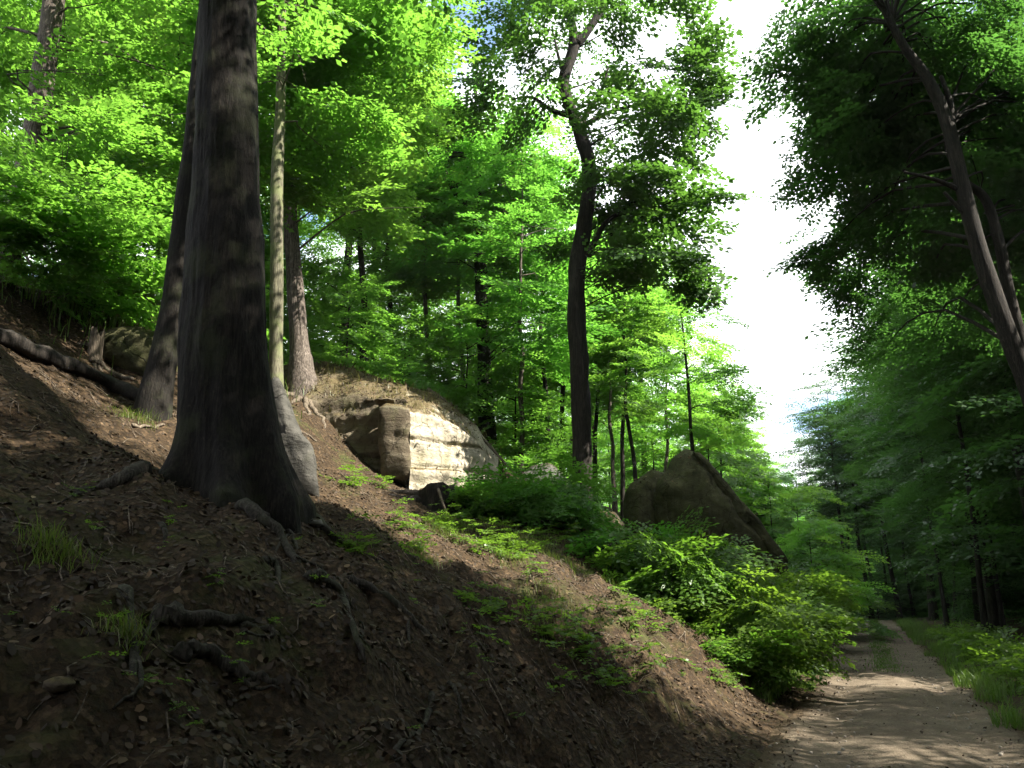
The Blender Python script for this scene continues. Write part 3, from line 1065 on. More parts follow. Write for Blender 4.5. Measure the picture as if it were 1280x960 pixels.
def proto_spruce(seed, height, crad):
    r = np.random.default_rng(seed)
    zs = np.linspace(-.5, height, 10)
    tr = tube(np.stack([zs * 0, zs * 0, zs], -1), np.linspace(.2, .02, 10), 8)
    P, D, N, S, T = [], [], [], [], []
    for z in np.arange(1.5, height - .3, .55):
        f = 1 - z / height
        R = crad * f ** .85 + .15
        m = int(6 + 9 * f)
        for k in range(m):
            a = r.uniform(0, 6.28)
            L = R * r.uniform(.7, 1.1)
            d = np.array([math.cos(a), math.sin(a), -.35])
            q = max(1, int(L / .55))
            for j in range(q):
                P.append(np.array([0, 0, z]) + d * L * (j + .3) / q)
                D.append(d + np.array([r.normal(0, .3), r.normal(0, .3), -.2]))
                N.append(np.array([r.normal(0, .3), r.normal(0, .3), 1]))
                S.append(.85)
                T.append(r.uniform(.2, .8))
    lib = [make_spray(200 + s, 8, .16, .22, 60) for s in range(3)]
    V, TT = place_sprays(np.array(P), np.array(D), np.array(N), np.array(S), lib, r, np.array(T))
    return (mesh_np('trunk', *tr, M['bark_dark'], smooth=True), leaves_mesh('crown', V, TT, M['needle']), height, crad)


PROTO = {}
PROTO['tall'] = [proto('tall', 101, 23, 5.5, 3.9, 92, M['bark_beech'], M['leaf_lit']), proto('tall', 102, 21, 4.5, 3.5, 84, M['bark_dark'], M['leaf_lit']),
                 proto('tall', 103, 24, 7.0, 4.2, 92, M['bark_beech'], M['leaf_mid'])]
PROTO['slim'] = [proto('tall', 111, 15, 4.0, 2.4, 50, M['bark_dark'], M['leaf_lit'], SPRAY, 1.2, .11), proto('tall', 112, 13, 3.0, 2.2, 46, M['bark_beech'], M['leaf_lit'], SPRAY, 1.2, .10)]
PROTO['pole'] = [proto('tall', 171, 15, 6.5, 1.9, 32, M['bark_dark'], M['leaf_lit'], SPRAY, 1.2, .115, .7, .05), proto('tall', 172, 13, 6.0, 1.7, 28, M['bark_scaly'], M['leaf_lit'], SPRAY, 1.2, .09, .7, .05)]
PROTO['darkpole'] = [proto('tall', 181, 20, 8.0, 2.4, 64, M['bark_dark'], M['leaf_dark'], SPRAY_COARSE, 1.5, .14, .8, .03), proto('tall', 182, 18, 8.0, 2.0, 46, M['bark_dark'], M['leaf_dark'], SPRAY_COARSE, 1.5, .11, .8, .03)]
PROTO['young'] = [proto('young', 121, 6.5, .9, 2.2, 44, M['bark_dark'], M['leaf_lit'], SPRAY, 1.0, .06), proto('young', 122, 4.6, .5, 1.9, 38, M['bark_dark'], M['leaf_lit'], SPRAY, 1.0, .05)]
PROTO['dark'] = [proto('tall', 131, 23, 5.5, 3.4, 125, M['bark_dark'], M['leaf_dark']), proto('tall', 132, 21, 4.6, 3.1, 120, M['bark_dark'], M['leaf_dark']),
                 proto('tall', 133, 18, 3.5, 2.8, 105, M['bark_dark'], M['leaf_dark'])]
PROTO['near'] = [proto('tall', 151, 23, 8.5, 4.0, 100, M['bark_beech'], M['leaf_mid'], SPRAY_CANOPY, 1.7)]
PROTO['under'] = [proto('young', 161, 3.6, .3, 1.7, 55, M['bark_dark'], M['leaf_dark'], SPRAY_CANOPY, .8, .03)]
PROTO['spruce'] = [proto_spruce(141, 14, 2.6)]


def put_tree(kind, v, x, y, label, group, scale=1.0, name='beech_tree', rot=None, zs=None, lean=(0, 0)):
    tm, cm, h, cr = PROTO[kind][v % len(PROTO[kind])]
    t = thing(name, (x, y, float(H(x, y))), label, 'tree', group)
    t.rotation_euler = (lean[0], lean[1], random.uniform(0, 6.28) if rot is None else rot)
    t.scale = (scale, scale, zs or scale)
    for nm, me in (('trunk', tm), ('crown', cm)):
        o = bpy.data.objects.new(nm, me)
        col.objects.link(o)
        o.parent = t
    return t


PLACED = []
LITP = [at(820, 500, 28), at(760, 450, 29), ground(400, 620), ground(470, 615), ground(560, 655), at(560, 550, 17.3), at(600, 580, 18.4), at(530, 560, 17.0), at(500, 500, 17.5), at(470, 475, 17.8), at(420, 460, 17.5), at(395, 505, 15.0), ground(430, 600), ground(490, 640), at(90, 200, 12.8), at(60, 300, 12.5), at(120, 250, 13.2),
        at(900, 690, 13), at(960, 740, 13), at(850, 720, 13.5), at(1000, 800, 14), ground(1260, 840), ground(1120, 842), ground(1080, 850), at(450, 250, 20), at(560, 350, 24), at(380, 200, 17), at(660, 480, 24)]
LITS = [ground(30, 820), ground(810, 862), ground(990, 900), ground(1090, 815), ground(1150, 885), ground(1060, 870)]


def sun_ok(x, y, z, h, cb, cr, slack=1.0):
    # does a crown here leave the sunlit places of the photograph in the sun?
    for p, k_ in [(q, 1.0) for q in LITP] + [(q, .85 if i == 0 else .55) for i, q in enumerate(LITS)]:
        zz = np.linspace(z + cb, z + h * .97, 12)
        k = (zz - p[2]) / SUNDIR[2]
        d = np.hypot(p[0] + SUNDIR[0] * k - x, p[1] + SUNDIR[1] * k - y)
        f = (zz - z - cb) / (h - cb)
        if ((k > 0) & (d < cr * k_ * slack * np.sin(math.pi * (.16 + .8 * f)) ** .75)).any():
            return False
    return True



def free(x, y, d):
    for a, b in PLACED:
        if (a - x) ** 2 + (b - y) ** 2 < d * d:
            return False
    PLACED.append((x, y))
    return True


def px_at(px, Y):
    """ground position below picture column px at depth Y (column taken at the horizon)"""
    return (px - 640) / F * (Y * CP + (0 + 3) * SP), Y


# thin trunks one can pick out behind the outcrop and the oak
PICK = [(445, 23, 'pole', 0, 'thin dark trunk on the skyline left above the outcrop'), (480, 27, 'pole', 0, 'dark trunk behind leaves above the outcrop crest'), (530, 26, 'pole', 1, 'thin pale stem among leaves above the outcrop crest'),
        (652, 24, 'pole', 1, 'short sunlit trunk right of the outcrop below bright leaves'), (684, 27, 'pole', 0, 'leaning dark trunk left of the middle oak'), (702, 29, 'pole', 0, 'dark trunk close behind the middle oak on its left'),
        (745, 31, 'pole', 0, 'thin dark trunk right behind the middle oak'), (768, 29, 'pole', 1, 'pale thin stem between the oak and the pointed boulder'), (779, 33, 'pole', 0, 'straight thin trunk left of the pointed boulder shoulder'),
        (795, 28.5, 'pole', 0, 'slim trunk rising behind the left shoulder of the pointed boulder'), (866, 30, 'pole', 0, 'leaning trunk behind the peak of the pointed boulder'), (835, 36, 'pole', 1, 'thin stem behind the gap in the pointed boulder'),
        (812, 44, 'tall', 1, 'tree with spreading sunlit crown beyond the pointed boulder'), (905, 42, 'slim', 1, 'small tree with feathery sunlit crown at the edge of the open sky'),
        (190, 19, 'tall', 0, 'upright brown trunk above the grassy mound at the left'), (135, 23, 'pole', 0, 'dark trunk far behind the grassy mound'), (160, 24, 'pole', 1, 'thin trunk behind the grassy mound'), (108, 21, 'pole', 0, 'crooked dark trunk left above the grassy mound'),
        (455, 36, 'tall', 2, 'tall tree filling the gap left of the blue sky'), (415, 32, 'tall', 1, 'bright leaved tree beyond the crest trunks'), (575, 27, 'pole', 1, 'slender stem right behind the long dead branch'), (718, 38, 'pole', 1, 'far slender trunk peeping out left of the oak')]


def top_limit(px):
    return float(np.interp(px, [0, 470, 520, 545, 575, 600, 650, 700, 760, 850, 900, 920, 932, 945, 975, 995, 1012, 1040], [-900, -500, -50, 75, 75, 10, 120, 210, 290, 325, 345, 390, 500, 540, 575, 585, 560, 300]))


def limited_scale(kind, v, x, y, want):
    tm, cm, h, cr = PROTO[kind][v % len(PROTO[kind])]
    z = float(H(x, y))
    lo = want
    while lo > .12:
        bad = False
        for f, w in ((1.0, 0), (.93, .5), (.75, 1.0), (.55, 1.15)):
            for sg in (-1, 1):
                px, py = project((x + sg * cr * lo * w, y, z + h * lo * f))
                if py < top_limit(px) and not (sg < 0 and px < 620):
                    bad = True
        if not bad:
            break
        lo *= .93
    return lo


for px, Y, kind, v, lab in PICK:
    x, y = px_at(px, Y)
    free(x, y, .1)
    put_tree(kind, v, x, y, lab, 'trees behind the outcrop', limited_scale(kind, v, x, y, 1.0))

for k in range(900):
    s = random.uniform(6, 75)
    t = random.uniform(12.5, 30) if s < 26 else random.uniform(7.0, 30)
    x, y = st2xy(s, t)
    if y < 6:
        continue
    px = 640 + F * x / (y * CP + 1.5)
    if px < -250 or px > 935:
        continue
    if y < 21 and px > 230 or y < 17.5:
        continue
    if 26 < s < 60 and t < 8.5 and px > 880:
        continue
    if not free(x, y, 4.8 if y < 40 else 5.5):
        continue
    kind = random.choices(['tall', 'slim', 'young'], [.45, .45, .10])[0]
    v = random.randrange(3)
    sc = limited_scale(kind, v, x, y, random.uniform(.85, 1.1))
    if sc < .35:
        continue
    put_tree(kind, v, x, y, '%s in the bright left wood, %s' % ({'tall': 'tall sunlit beech', 'slim': 'slim leafy beech', 'young': 'low young layered beech'}[kind], 'left of the massive trunk' if px < 230 else 'between massive trunk and outcrop' if px < 400 else 'behind the outcrop' if px < 640 else 'behind the middle oak' if px < 780 else 'behind the pointed boulder'),
             {'tall': 'tall beeches of the bright wood', 'slim': 'slim beeches of the bright wood', 'young': 'young beeches of the bright wood'}[kind], sc)

# understory close behind the crest and round the outcrop
for px, Y, v, sc in [(425, 22, 1, .8), (500, 25, 1, .85), (580, 25, 1, 1.0), (645, 25, 1, .9), (610, 30, 0, 1.1), (820, 40, 1, 1.2), (890, 38, 0, 1.2),
                     (60, 17, 0, .8), (110, 18, 1, .9), (280, 20, 0, .8), (330, 22, 1, 1.0)]:
    x, y = px_at(px, Y)
    put_tree('young', v, x, y, 'young layered beech behind the crest, below the %s' % {425: 'scaly trunk crown', 500: 'gap above the outcrop', 580: 'forked tree at the dead branch', 645: 'leaves right of the outcrop', 610: 'forked tree trunk', 820: 'sky beyond the boulder', 890: 'feathery small tree', 60: 'leaning trunk at far left', 110: 'thin trunks of the mound', 280: 'crown of the slanting tree', 330: 'pale trunk crown'}[px], 'young beeches behind the crest', sc)



def right_ok(x, y, v):
    tm, cm, h, cr = PROTO['dark'][v]
    z = float(H(x, y))
    if y < 22 and project((x, y, z + 2))[0] < 1390:
        return False
    if y < 15 and min(project((x - cr * 1.35 * math.cos(a), y + cr * 1.35 * math.sin(a), z + h * f))[0] for f in (.2, .4, .6) for a in (-.5, 0, .5, 1.0, 1.4)) < 1300:
        return False
    for f, w in ((.25, .7), (.45, 1.0), (.7, .95), (.9, .55)):
        px, py = project((x - cr * w * .92, y, z + h * f))
        if py > -60 and px < np.interp(py, [0, 100, 200, 300, 400, 500, 600, 700, 760], [1010, 1000, 1030, 1045, 1015, 990, 1000, 1040, 1060]):
            return False
    return True


# the row of thin black trunks one sees along the right edge of the track
for k, (s, t, lab, sc) in enumerate([(44, -3.3, 'thin black trunk leaning midway along the right verge', .9), (36.5, -4.6, 'black trunk set back behind the verge grass', 1.0), (31, -3.4, 'black trunk beside the lit herbs of the right verge', .85),
                                 (27.5, -5.8, 'black trunk deep behind the lit herbs', 1.05), (53, -4.4, 'thin black trunk just before the track bends', .8)]):
    x, y = st2xy(s, t)
    PLACED.append((x, y))
    o = put_tree('darkpole', k, x, y, lab, 'thin trunks along the right verge', sc * .72, lean=(random.uniform(-.04, .04), random.uniform(-.05, .02)), zs=sc)
for k, (s, t) in enumerate([(23.5, -5.5), (29, -5.0), (34, -5.6), (39, -4.6), (47, -5.0), (57, -5.5), (50, -8), (42, -8.5), (33, -9), (26, -9), (62, -8), (70, -6)]):
    x, y = st2xy(s, t)
    PLACED.append((x, y))
    put_tree('dark', k, x, y, 'broad dark crowned tree of the right edge, %s' % ['just behind the leaning trunk', 'above the lit herbs', 'above the verge bushes', 'third before the bend', 'second before the bend', 'first before the bend', 'behind the bend trees', 'behind the midway trunk', 'behind the verge bushes', 'behind the lit herbs', 'above the track corner', 'beyond the track corner'][k], 'broad trees of the right edge', .95, zs=.9)
# trees standing right across the end of the track, where it bends away
for k, (px, Y, lab, sc) in enumerate([(1046, 63, 'leftmost black trunk across the end of the track', .9), (1064, 66, 'leaning thin trunk across the track end, next to the leftmost', .8), (1082, 64, 'black trunk standing straight behind the track end', 1.0), (1101, 68, 'thin black trunk behind the right rut of the track end', .85),
                                      (1116, 63, 'stout black trunk at the right corner of the track end', 1.05), (1134, 66, 'thin trunk right of the stout one at the track corner', .9), (1092, 74, 'far thin trunk seen between those at the track end', 1.0), (1160, 60, 'black trunk in the shade right of the track corner', .95)]):
    x, y = px_at(px, Y)
    PLACED.append((x, y))
    put_tree('darkpole', k, x, y, lab, 'trunks across the end of the track', 1.15 * sc, lean=(random.uniform(-.02, .02), random.uniform(-.05, .01)), zs=sc)
for k in range(22):
    s = random.uniform(68, 80)
    t = random.uniform(-9, 5)
    x, y = st2xy(s, t)
    put_tree('under', 0, x, y, 'dark low bush closing the track end, %s' % ('on the left corner' if t > 1 else 'straight ahead' if t > -2.5 else 'on the right corner' if t > -5.5 else 'right of the corner'), 'bushes closing the end of the track', random.uniform(.9, 1.5), 'bush')


# right-hand wood: dark crowns between the sun and the camera
for k in range(1500):
    s = random.uniform(-14, 120)
    t = random.uniform(-34, -3.4)
    x, y = st2xy(s, t)
    v = random.randrange(3)
    if y > 3 and not right_ok(x, y, v):
        continue
    zs = random.uniform(.85, 1.08)
    if t < -9:
        zs *= .62
    elif 6 < s < 21:
        zs *= .78
    if s < 40:
        hh = PROTO['dark'][v][2]
        if not sun_ok(x, y, float(H(x, y)), hh * zs, hh * .24 * zs, PROTO['dark'][v][3], .85):
            continue
    if not free(x, y, 3.1 if t > -9 else 4.4):
        continue
    put_tree('dark', v, x, y, '%s dark tree %s of the right wood, %s track' % (['tall', 'straight', 'low crowned'][v], 'in front row' if t > -6.5 else 'in second row' if t > -11 else 'deep inside', 'near' if s < 22 else 'midway along' if s < 45 else 'far along' if s < 75 else 'beyond end of'), 'trees of the shaded wood on the right', random.uniform(.85, 1.05), zs=zs)

for k, (x, y) in enumerate([(5.0, 4.6), (7.6, 2.2), (6.0, -.8), (9.5, 4.6), (11.0, 1.0), (2.5, -3.0), (9.0, -3.5), (5.5, -6.5), (13.0, -2.0), (-3, -3), (-6, -1), (-9, 2), (-5, -7), (0, -8), (-11, -4), (14, 5), (3.2, -9)]):  # unseen beeches added out of view to throw shade on the slope
    for sc in (.95, .8, .65):
        g0 = float(H(x, y))
        if y > -3 and any(q[1] * CP + (q[2] - CAMZ) * SP > .3 and project(q)[0] < 1300 and project(q)[1] > -20 for q in [(x - 3.9 * math.cos(a), y + 3.9 * math.sin(a), g0 + 23 * sc * f) for f in (.36, .5, .7, .9) for a in (0, .7, 1.4, -.7)]):
            continue
        if sun_ok(x, y, g0, 23 * sc, 7.5 * sc, 3.9, .85):
            PLACED.append((x, y))
            put_tree('near', k, x, y, 'tall unseen beech added beside the track to shade the slope', 'unseen beeches added for shade beside the viewpoint', .95, zs=sc)
            break

for k in range(90):
    s = random.uniform(24, 90)
    t = random.uniform(-15, -5.5)
    x, y = st2xy(s, t)
    if not free(x, y, 2.0):
        continue
    put_tree('under', 0, x, y, 'dark low bush among trunks in the right wood, %s' % (('near the verge, midway' if s < 45 else 'near the far verge') if t > -7 else 'second line behind the verge' if t > -11 else 'deep inside'), 'undergrowth bushes of the shaded wood', random.uniform(.7, 1.3), 'bush')

# beyond the bend: trees that close the valley
for k in range(300):
    s = random.uniform(78, 150)
    t = random.uniform(-6, 40)
    x, y = st2xy(s, t)
    if not free(x, y, 5.0):
        continue
    kind = random.choice(['tall', 'slim', 'young'])
    v = random.randrange(3)
    sc = limited_scale(kind, v, x, y, 1.0)
    if sc < .25:
        continue
    put_tree(kind, v, x, y, 'pale sunlit %s tree in the far valley, %s' % ({'tall': 'tall', 'slim': 'slim', 'young': 'low'}[kind], 'behind the boulder' if project((x, y, 3))[0] < 940 else 'under the sky gap' if project((x, y, 3))[0] < 1010 else 'behind the track bend'), 'trees closing the valley', sc)
for px, Y, sc, lab in [(938, 70, .95, 'dark pointed spruce left of the valley gap'), (958, 74, .85, 'dark spruce right beside the pointed one in the valley gap'), (972, 80, .75, 'smallest spruce of the three in the valley gap')]:
    x, y = px_at(px, Y)
    put_tree('spruce', 0, x, y, lab, 'spruces in the valley gap', sc, 'spruce_tree')
# bright broad shrubs between the boulder and the bend
for px, Y, v, sc, lab in [(965, 38, 0, .85, 'pale green young tree above the boulder foot'), (1000, 44, 1, 1.3, 'round pale green tree beside the bend'), (940, 46, 0, 1.05, 'tall pale green young tree right behind the boulder'), (1010, 33, 1, .9, 'dark green bush tree low beside the track bend')]:
    x, y = px_at(px, Y)
    put_tree('young', v, x, y, lab, 'young trees near the bend', sc)

# ------------------------------------------------------------------ rocks


def rock_outline(name, pts, Y, thick, bulge, mat, seed, parent=None, n=64, rings=12, rough=.09, strata=.03, ylean=0.0, yx=0.0):
    """solid stone: the outline stands at depth Y, its front swells towards the viewer and its back away from it"""
    O = np.array(pts, float)
    O = np.vstack([O, O[:1]])
    seg = np.linalg.norm(np.diff(O, axis=0), axis=1)
    u = np.concatenate([[0], np.cumsum(seg)])
    q = np.linspace(0, u[-1], n, endpoint=False)
    ox = np.interp(q, u, O[:, 0])
    oy = np.interp(q, u, O[:, 1])
    cx, cy = O[:-1].mean(0)
    cW = at(cx, cy, Y)
    ring = np.array([at(a, b, Y + ylean * (cy - b) / 50 + yx * (a - cx) / 50) for a, b in zip(ox, oy)])
    V, Q = [], []
    for side, amt in ((-1, bulge), (1, thick)):
        for k in range(1, rings + 1):
            f = k / rings
            P = cW + (ring - cW) * f
            P[:, 1] = P[:, 1] + side * amt * (1 - f ** 2.2) ** .6
            V.append(P)
    R = rings
    idx = lambda sd, k, j: (sd * R + k) * n + j % n
    j = np.arange(n)
    for sd in (0, 1):
        for k in range(R - 1):
            a = np.stack([idx(sd, k, j), idx(sd, k, j + 1), idx(sd, k + 1, j + 1), idx(sd, k + 1, j)], -1)
            Q.append(a[:, ::-1] if sd else a)
    V = np.vstack(V)
    # centre caps
    c = len(V)
    V = np.vstack([V, cW + [0, -bulge, 0], cW + [0, thick, 0]])
    h = np.arange(0, n, 2)
    Q.append(np.stack([idx(0, 0, h + 2), idx(0, 0, h + 1), idx(0, 0, h), np.full_like(h, c)], -1))
    Q.append(np.stack([idx(1, 0, h), idx(1, 0, h + 1), idx(1, 0, h + 2), np.full_like(h, c + 1)], -1))
    Q = np.vstack(Q)
    d = V - cW
    nn = d / (np.linalg.norm(d, axis=1)[:, None] + 1e-6)
    e = fbm(V[:, 0] * 1.1 + V[:, 1] * .6, V[:, 2] * 1.1 + V[:, 1] * .5, seed, 5, .55) * rough
    e = e + strata * np.sign(np.sin(V[:, 2] * 7 + 2 * vnoise(V[:, 0] * .6, V[:, 1] * .6, seed + 3))) * .5
    V = V + nn * e[:, None]
    me = mesh_np(name, V, Q, mat, smooth=True)
    bm = bmesh.new()
    bm.from_mesh(me)
    bmesh.ops.remove_doubles(bm, verts=bm.verts, dist=.002)
    bmesh.ops.recalc_face_normals(bm, faces=bm.faces)
    for f in bm.faces:
        f.smooth = True
    bm.to_mesh(me)
    bm.free()
    return link(name, me, None, parent)


def outcrop_face(name, top, bot, Ys, crest, Yc, mat, parent, seed, n=70, m=40, rough=.06, ledge=()):
    """a standing rock face: for columns along the picture the foot, the brow and the crest behind it"""
    u = np.linspace(0, 1, n)

    def along(pts):
        a = np.array(pts, float)
        k = np.linspace(0, 1, len(a))
        return np.interp(u, k, a[:, 0]), np.interp(u, k, a[:, 1])
    tx, ty = along(top)
    bx, by = along(bot)
    crx, cry = along(crest)
    Y = np.interp(u, np.linspace(0, 1, len(Ys)), Ys)
    YC = np.interp(u, np.linspace(0, 1, len(Yc)), Yc)
    V = []
    for i in range(n):
        B, Tp, C = at(bx[i], by[i], Y[i]), at(tx[i], ty[i], Y[i] + .15), at(crx[i], cry[i], YC[i])
        f = np.linspace(0, 1, m)
        col_ = B[None] * (1 - f[:, None]) + Tp[None] * f[:, None]
        under = B + np.array([0, 0, -.7])
        g = np.linspace(0, 1, m // 2 + 1)[1:]
        back = Tp[None] * (1 - g[:, None]) + C[None] * g[:, None]
        back[:, 2] += .12 * np.sin(g * math.pi)
        tail = C + np.array([0.2, 1.4, -.5])
        tail2 = C + np.array([0.2, 2.6, -2.2])
        V.append(np.vstack([under[None], col_, back, tail[None], tail2[None]]))
    V = np.array(V)
    k = V.shape[1]
    X = V.reshape(-1, 3)
    w = np.ones(k)
    w[0] = 0.3
    nrm = np.array([.35, -.93, .1])
    e = fbm(X[:, 0] * 1.4 + 3, X[:, 2] * 1.8, seed, 5, .55) * rough
    st = vnoise(X[:, 0] * .4, X[:, 1] * .4, seed + 7) * .1
    for zc, amt, wd in ledge:
        e = e + amt * np.exp(-((X[:, 2] + st - zc) / wd) ** 2)
    face = np.zeros(k)
    face[1:m + 1] = 1
    face[m + 1:] = .35
    e = e * np.tile(face, n)
    X = X + nrm[None] * e[:, None]
    X[:, 2] += np.tile(1 - face, n) * .12 * fbm(X[:, 0] * 2, X[:, 1] * 2, seed + 9, 4)
    i = np.arange(n - 1)[:, None] * k + np.arange(k - 1)[None]
    Q = np.stack([i, i + k, i + k + 1, i + 1], -1).reshape(-1, 4)
    return link(name, mesh_np(name, X, Q, mat, smooth=True), None, parent)


def build_rocks():
    base = ground(520, 604)
    t = thing('sandstone_outcrop', base, 'large pale sandstone outcrop catching the sun in the middle of the slope', 'rock')
    zb = base[2]
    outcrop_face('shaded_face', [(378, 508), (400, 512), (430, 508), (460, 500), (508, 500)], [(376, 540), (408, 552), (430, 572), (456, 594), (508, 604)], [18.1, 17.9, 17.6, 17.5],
                 [(345, 462), (380, 452), (410, 456), (445, 465), (508, 484)], [19.0, 19.6, 19.8, 19.8], M['stone_brown_and_shaded'], t, 3, 64, 40, .10, [(zb + .55, -.16, .06), (zb + 1.0, .07, .2), (zb + 1.5, .12, .15)])
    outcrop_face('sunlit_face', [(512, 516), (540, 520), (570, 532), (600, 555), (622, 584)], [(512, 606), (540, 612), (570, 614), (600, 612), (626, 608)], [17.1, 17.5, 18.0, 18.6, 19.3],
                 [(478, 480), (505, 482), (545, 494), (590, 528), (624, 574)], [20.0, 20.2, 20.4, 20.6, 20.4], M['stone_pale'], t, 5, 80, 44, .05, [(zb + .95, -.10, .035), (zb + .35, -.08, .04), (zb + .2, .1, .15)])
    rock_outline('stone_block', [(473, 510), (482, 504), (500, 505), (511, 512), (514, 540), (514, 592), (508, 598), (476, 596), (473, 560)], 17.15, .8, .12, M['stone_brown_and_shaded'], 8, t, 72, 10, .06, .0, yx=-.1)
    for k, (pts, Y, mat) in enumerate([([(464, 500), (478, 495), (494, 499), (486, 507), (468, 506)], 17.3, 'stone_brown_and_shaded')]):
        rock_outline('loose_slab', pts, Y, .5, .25, M[mat], 30 + k, t, 32, 6, .05, .0)

    t = thing('pointed_boulder', at(880, 690, 24.5), 'tall pointed mossy boulder with sloping right edge behind the bushes', 'rock')
    rock_outline('boulder_body', [(812, 690), (812, 640), (816, 600), (828, 590), (840, 570), (856, 559), (872, 568), (890, 592), (910, 618), (940, 655), (985, 708), (990, 735), (900, 740)], 24.3, 2.4, 1.1, M['stone_moss'], 41, t, 110, 16, .075, .0)
    rock_outline('boulder_shoulder', [(776, 700), (780, 640), (784, 612), (798, 600), (815, 586), (834, 590), (828, 620), (826, 690)], 24.6, 1.8, .7, M['stone_moss'], 43, t, 70, 12, .06, .0, yx=.2)
    rock_outline('boulder_ridge', [(868, 566), (878, 570), (900, 592), (924, 620), (952, 652), (990, 704), (985, 716), (972, 706), (940, 668), (908, 632), (884, 600)], 23.6, .9, .22, M['stone_moss'], 45, t, 90, 8, .16, .05)

    specs = [('boulder', [(640, 640), (648, 596), (664, 584), (688, 580), (706, 596), (718, 618), (720, 645)], 22.0, 1.5, .6, 'stone_grey', 'grey cracked boulder between the outcrop and the middle oak'),
             ('boulder', [(738, 668), (742, 648), (754, 638), (768, 642), (780, 656), (776, 672)], 20.8, .8, .35, 'stone_brown_and_shaded', 'small tan boulder just right of the middle oak foot'),
             ('boulder', [(330, 620), (332, 500), (338, 474), (345, 466), (353, 478), (364, 516), (378, 540), (392, 556), (398, 580), (400, 625), (350, 640)], 10.7, .5, .18, 'stone_dark', 'narrow dark grey rock leaning right behind the massive trunk'),
             ('boulder', [(112, 470), (118, 430), (140, 412), (175, 408), (205, 416), (214, 445), (205, 485), (170, 480), (140, 470)], 13.2, 1.6, .5, 'stone_moss', 'mossy rock face half buried below the grassy mound'),
             ('stone', [(55, 860), (57, 850), (68, 845), (82, 847), (90, 855), (84, 864), (66, 868)], None, .1, .06, 'stone_brown_and_shaded', 'small flat tan stone on the lit bank at lower left'),
             ('stone', [(388, 655), (392, 650), (400, 650), (404, 656), (398, 660)], None, .05, .04, 'stone_grey', 'little pale stone on the slope right of the massive trunk')]
    for k, (nm, pts, Y, th, bu, mat, lab) in enumerate(specs):
        a = np.array(pts, float).mean(0)
        if Y is None:
            Y = float(ground(a[0], a[1] + 4)[1]) - .02
        r = at(a[0], max(p[1] for p in pts), Y)
        o = rock_outline(nm, pts, Y, th, bu, M[mat], 60 + k, None, 48, 9, .06 if Y > 6 else .012, .02 if Y > 6 else .0)
        tag(o, lab, 'rock')


build_rocks()



def litter_on_rocks():
    r = np.random.default_rng(18)
    P, N = [], []
    for o in list(bpy.data.objects):
        if o.type == 'MESH' and o.parent and o.parent.name in ('sandstone_outcrop', 'pointed_boulder') and o.name != 'stone_block':
            for f in o.data.polygons:
                if f.normal.z > .55 and f.area > 1e-5:
                    c = np.array(f.center)
                    k = r.poisson(f.area * 110)
                    for _ in range(k):
                        P.append(c + r.normal(0, .05, 3) * [1, 1, .2])
                        N.append(np.array(f.normal))
    P, N = np.array(P), np.array(N)
    n = len(P)
    N = N + r.normal(0, .4, (n, 3))
    N /= np.linalg.norm(N, axis=1)[:, None]
    D = np.cross(N, r.normal(0, 1, (n, 3)))
    D /= np.linalg.norm(D, axis=1)[:, None]
    W = np.cross(N, D)
    L = r.uniform(.04, .09, n)[:, None]
    P = P + N * .02
    V = np.stack([P - D * L * .5, P + W * L * .3, P + D * L * .5 + N * L * .2, P - W * L * .3], 1)
    o = link('rock_top_litter', leaves_mesh('rock_top_litter', V.reshape(-1, 3), np.repeat(np.clip(r.beta(2, 2.5, n), 0, 1), 4), M['litter']))
    tag(o, 'dry fallen leaves lying on top of the rocks', kind='stuff')
    # thin grass along the crest of the outcrop
    k = r.random(n) < .5
    q = P[k]
    return q


ROCKTOP = litter_on_rocks()

# ------------------------------------------------------------------ stumps, logs, sticks


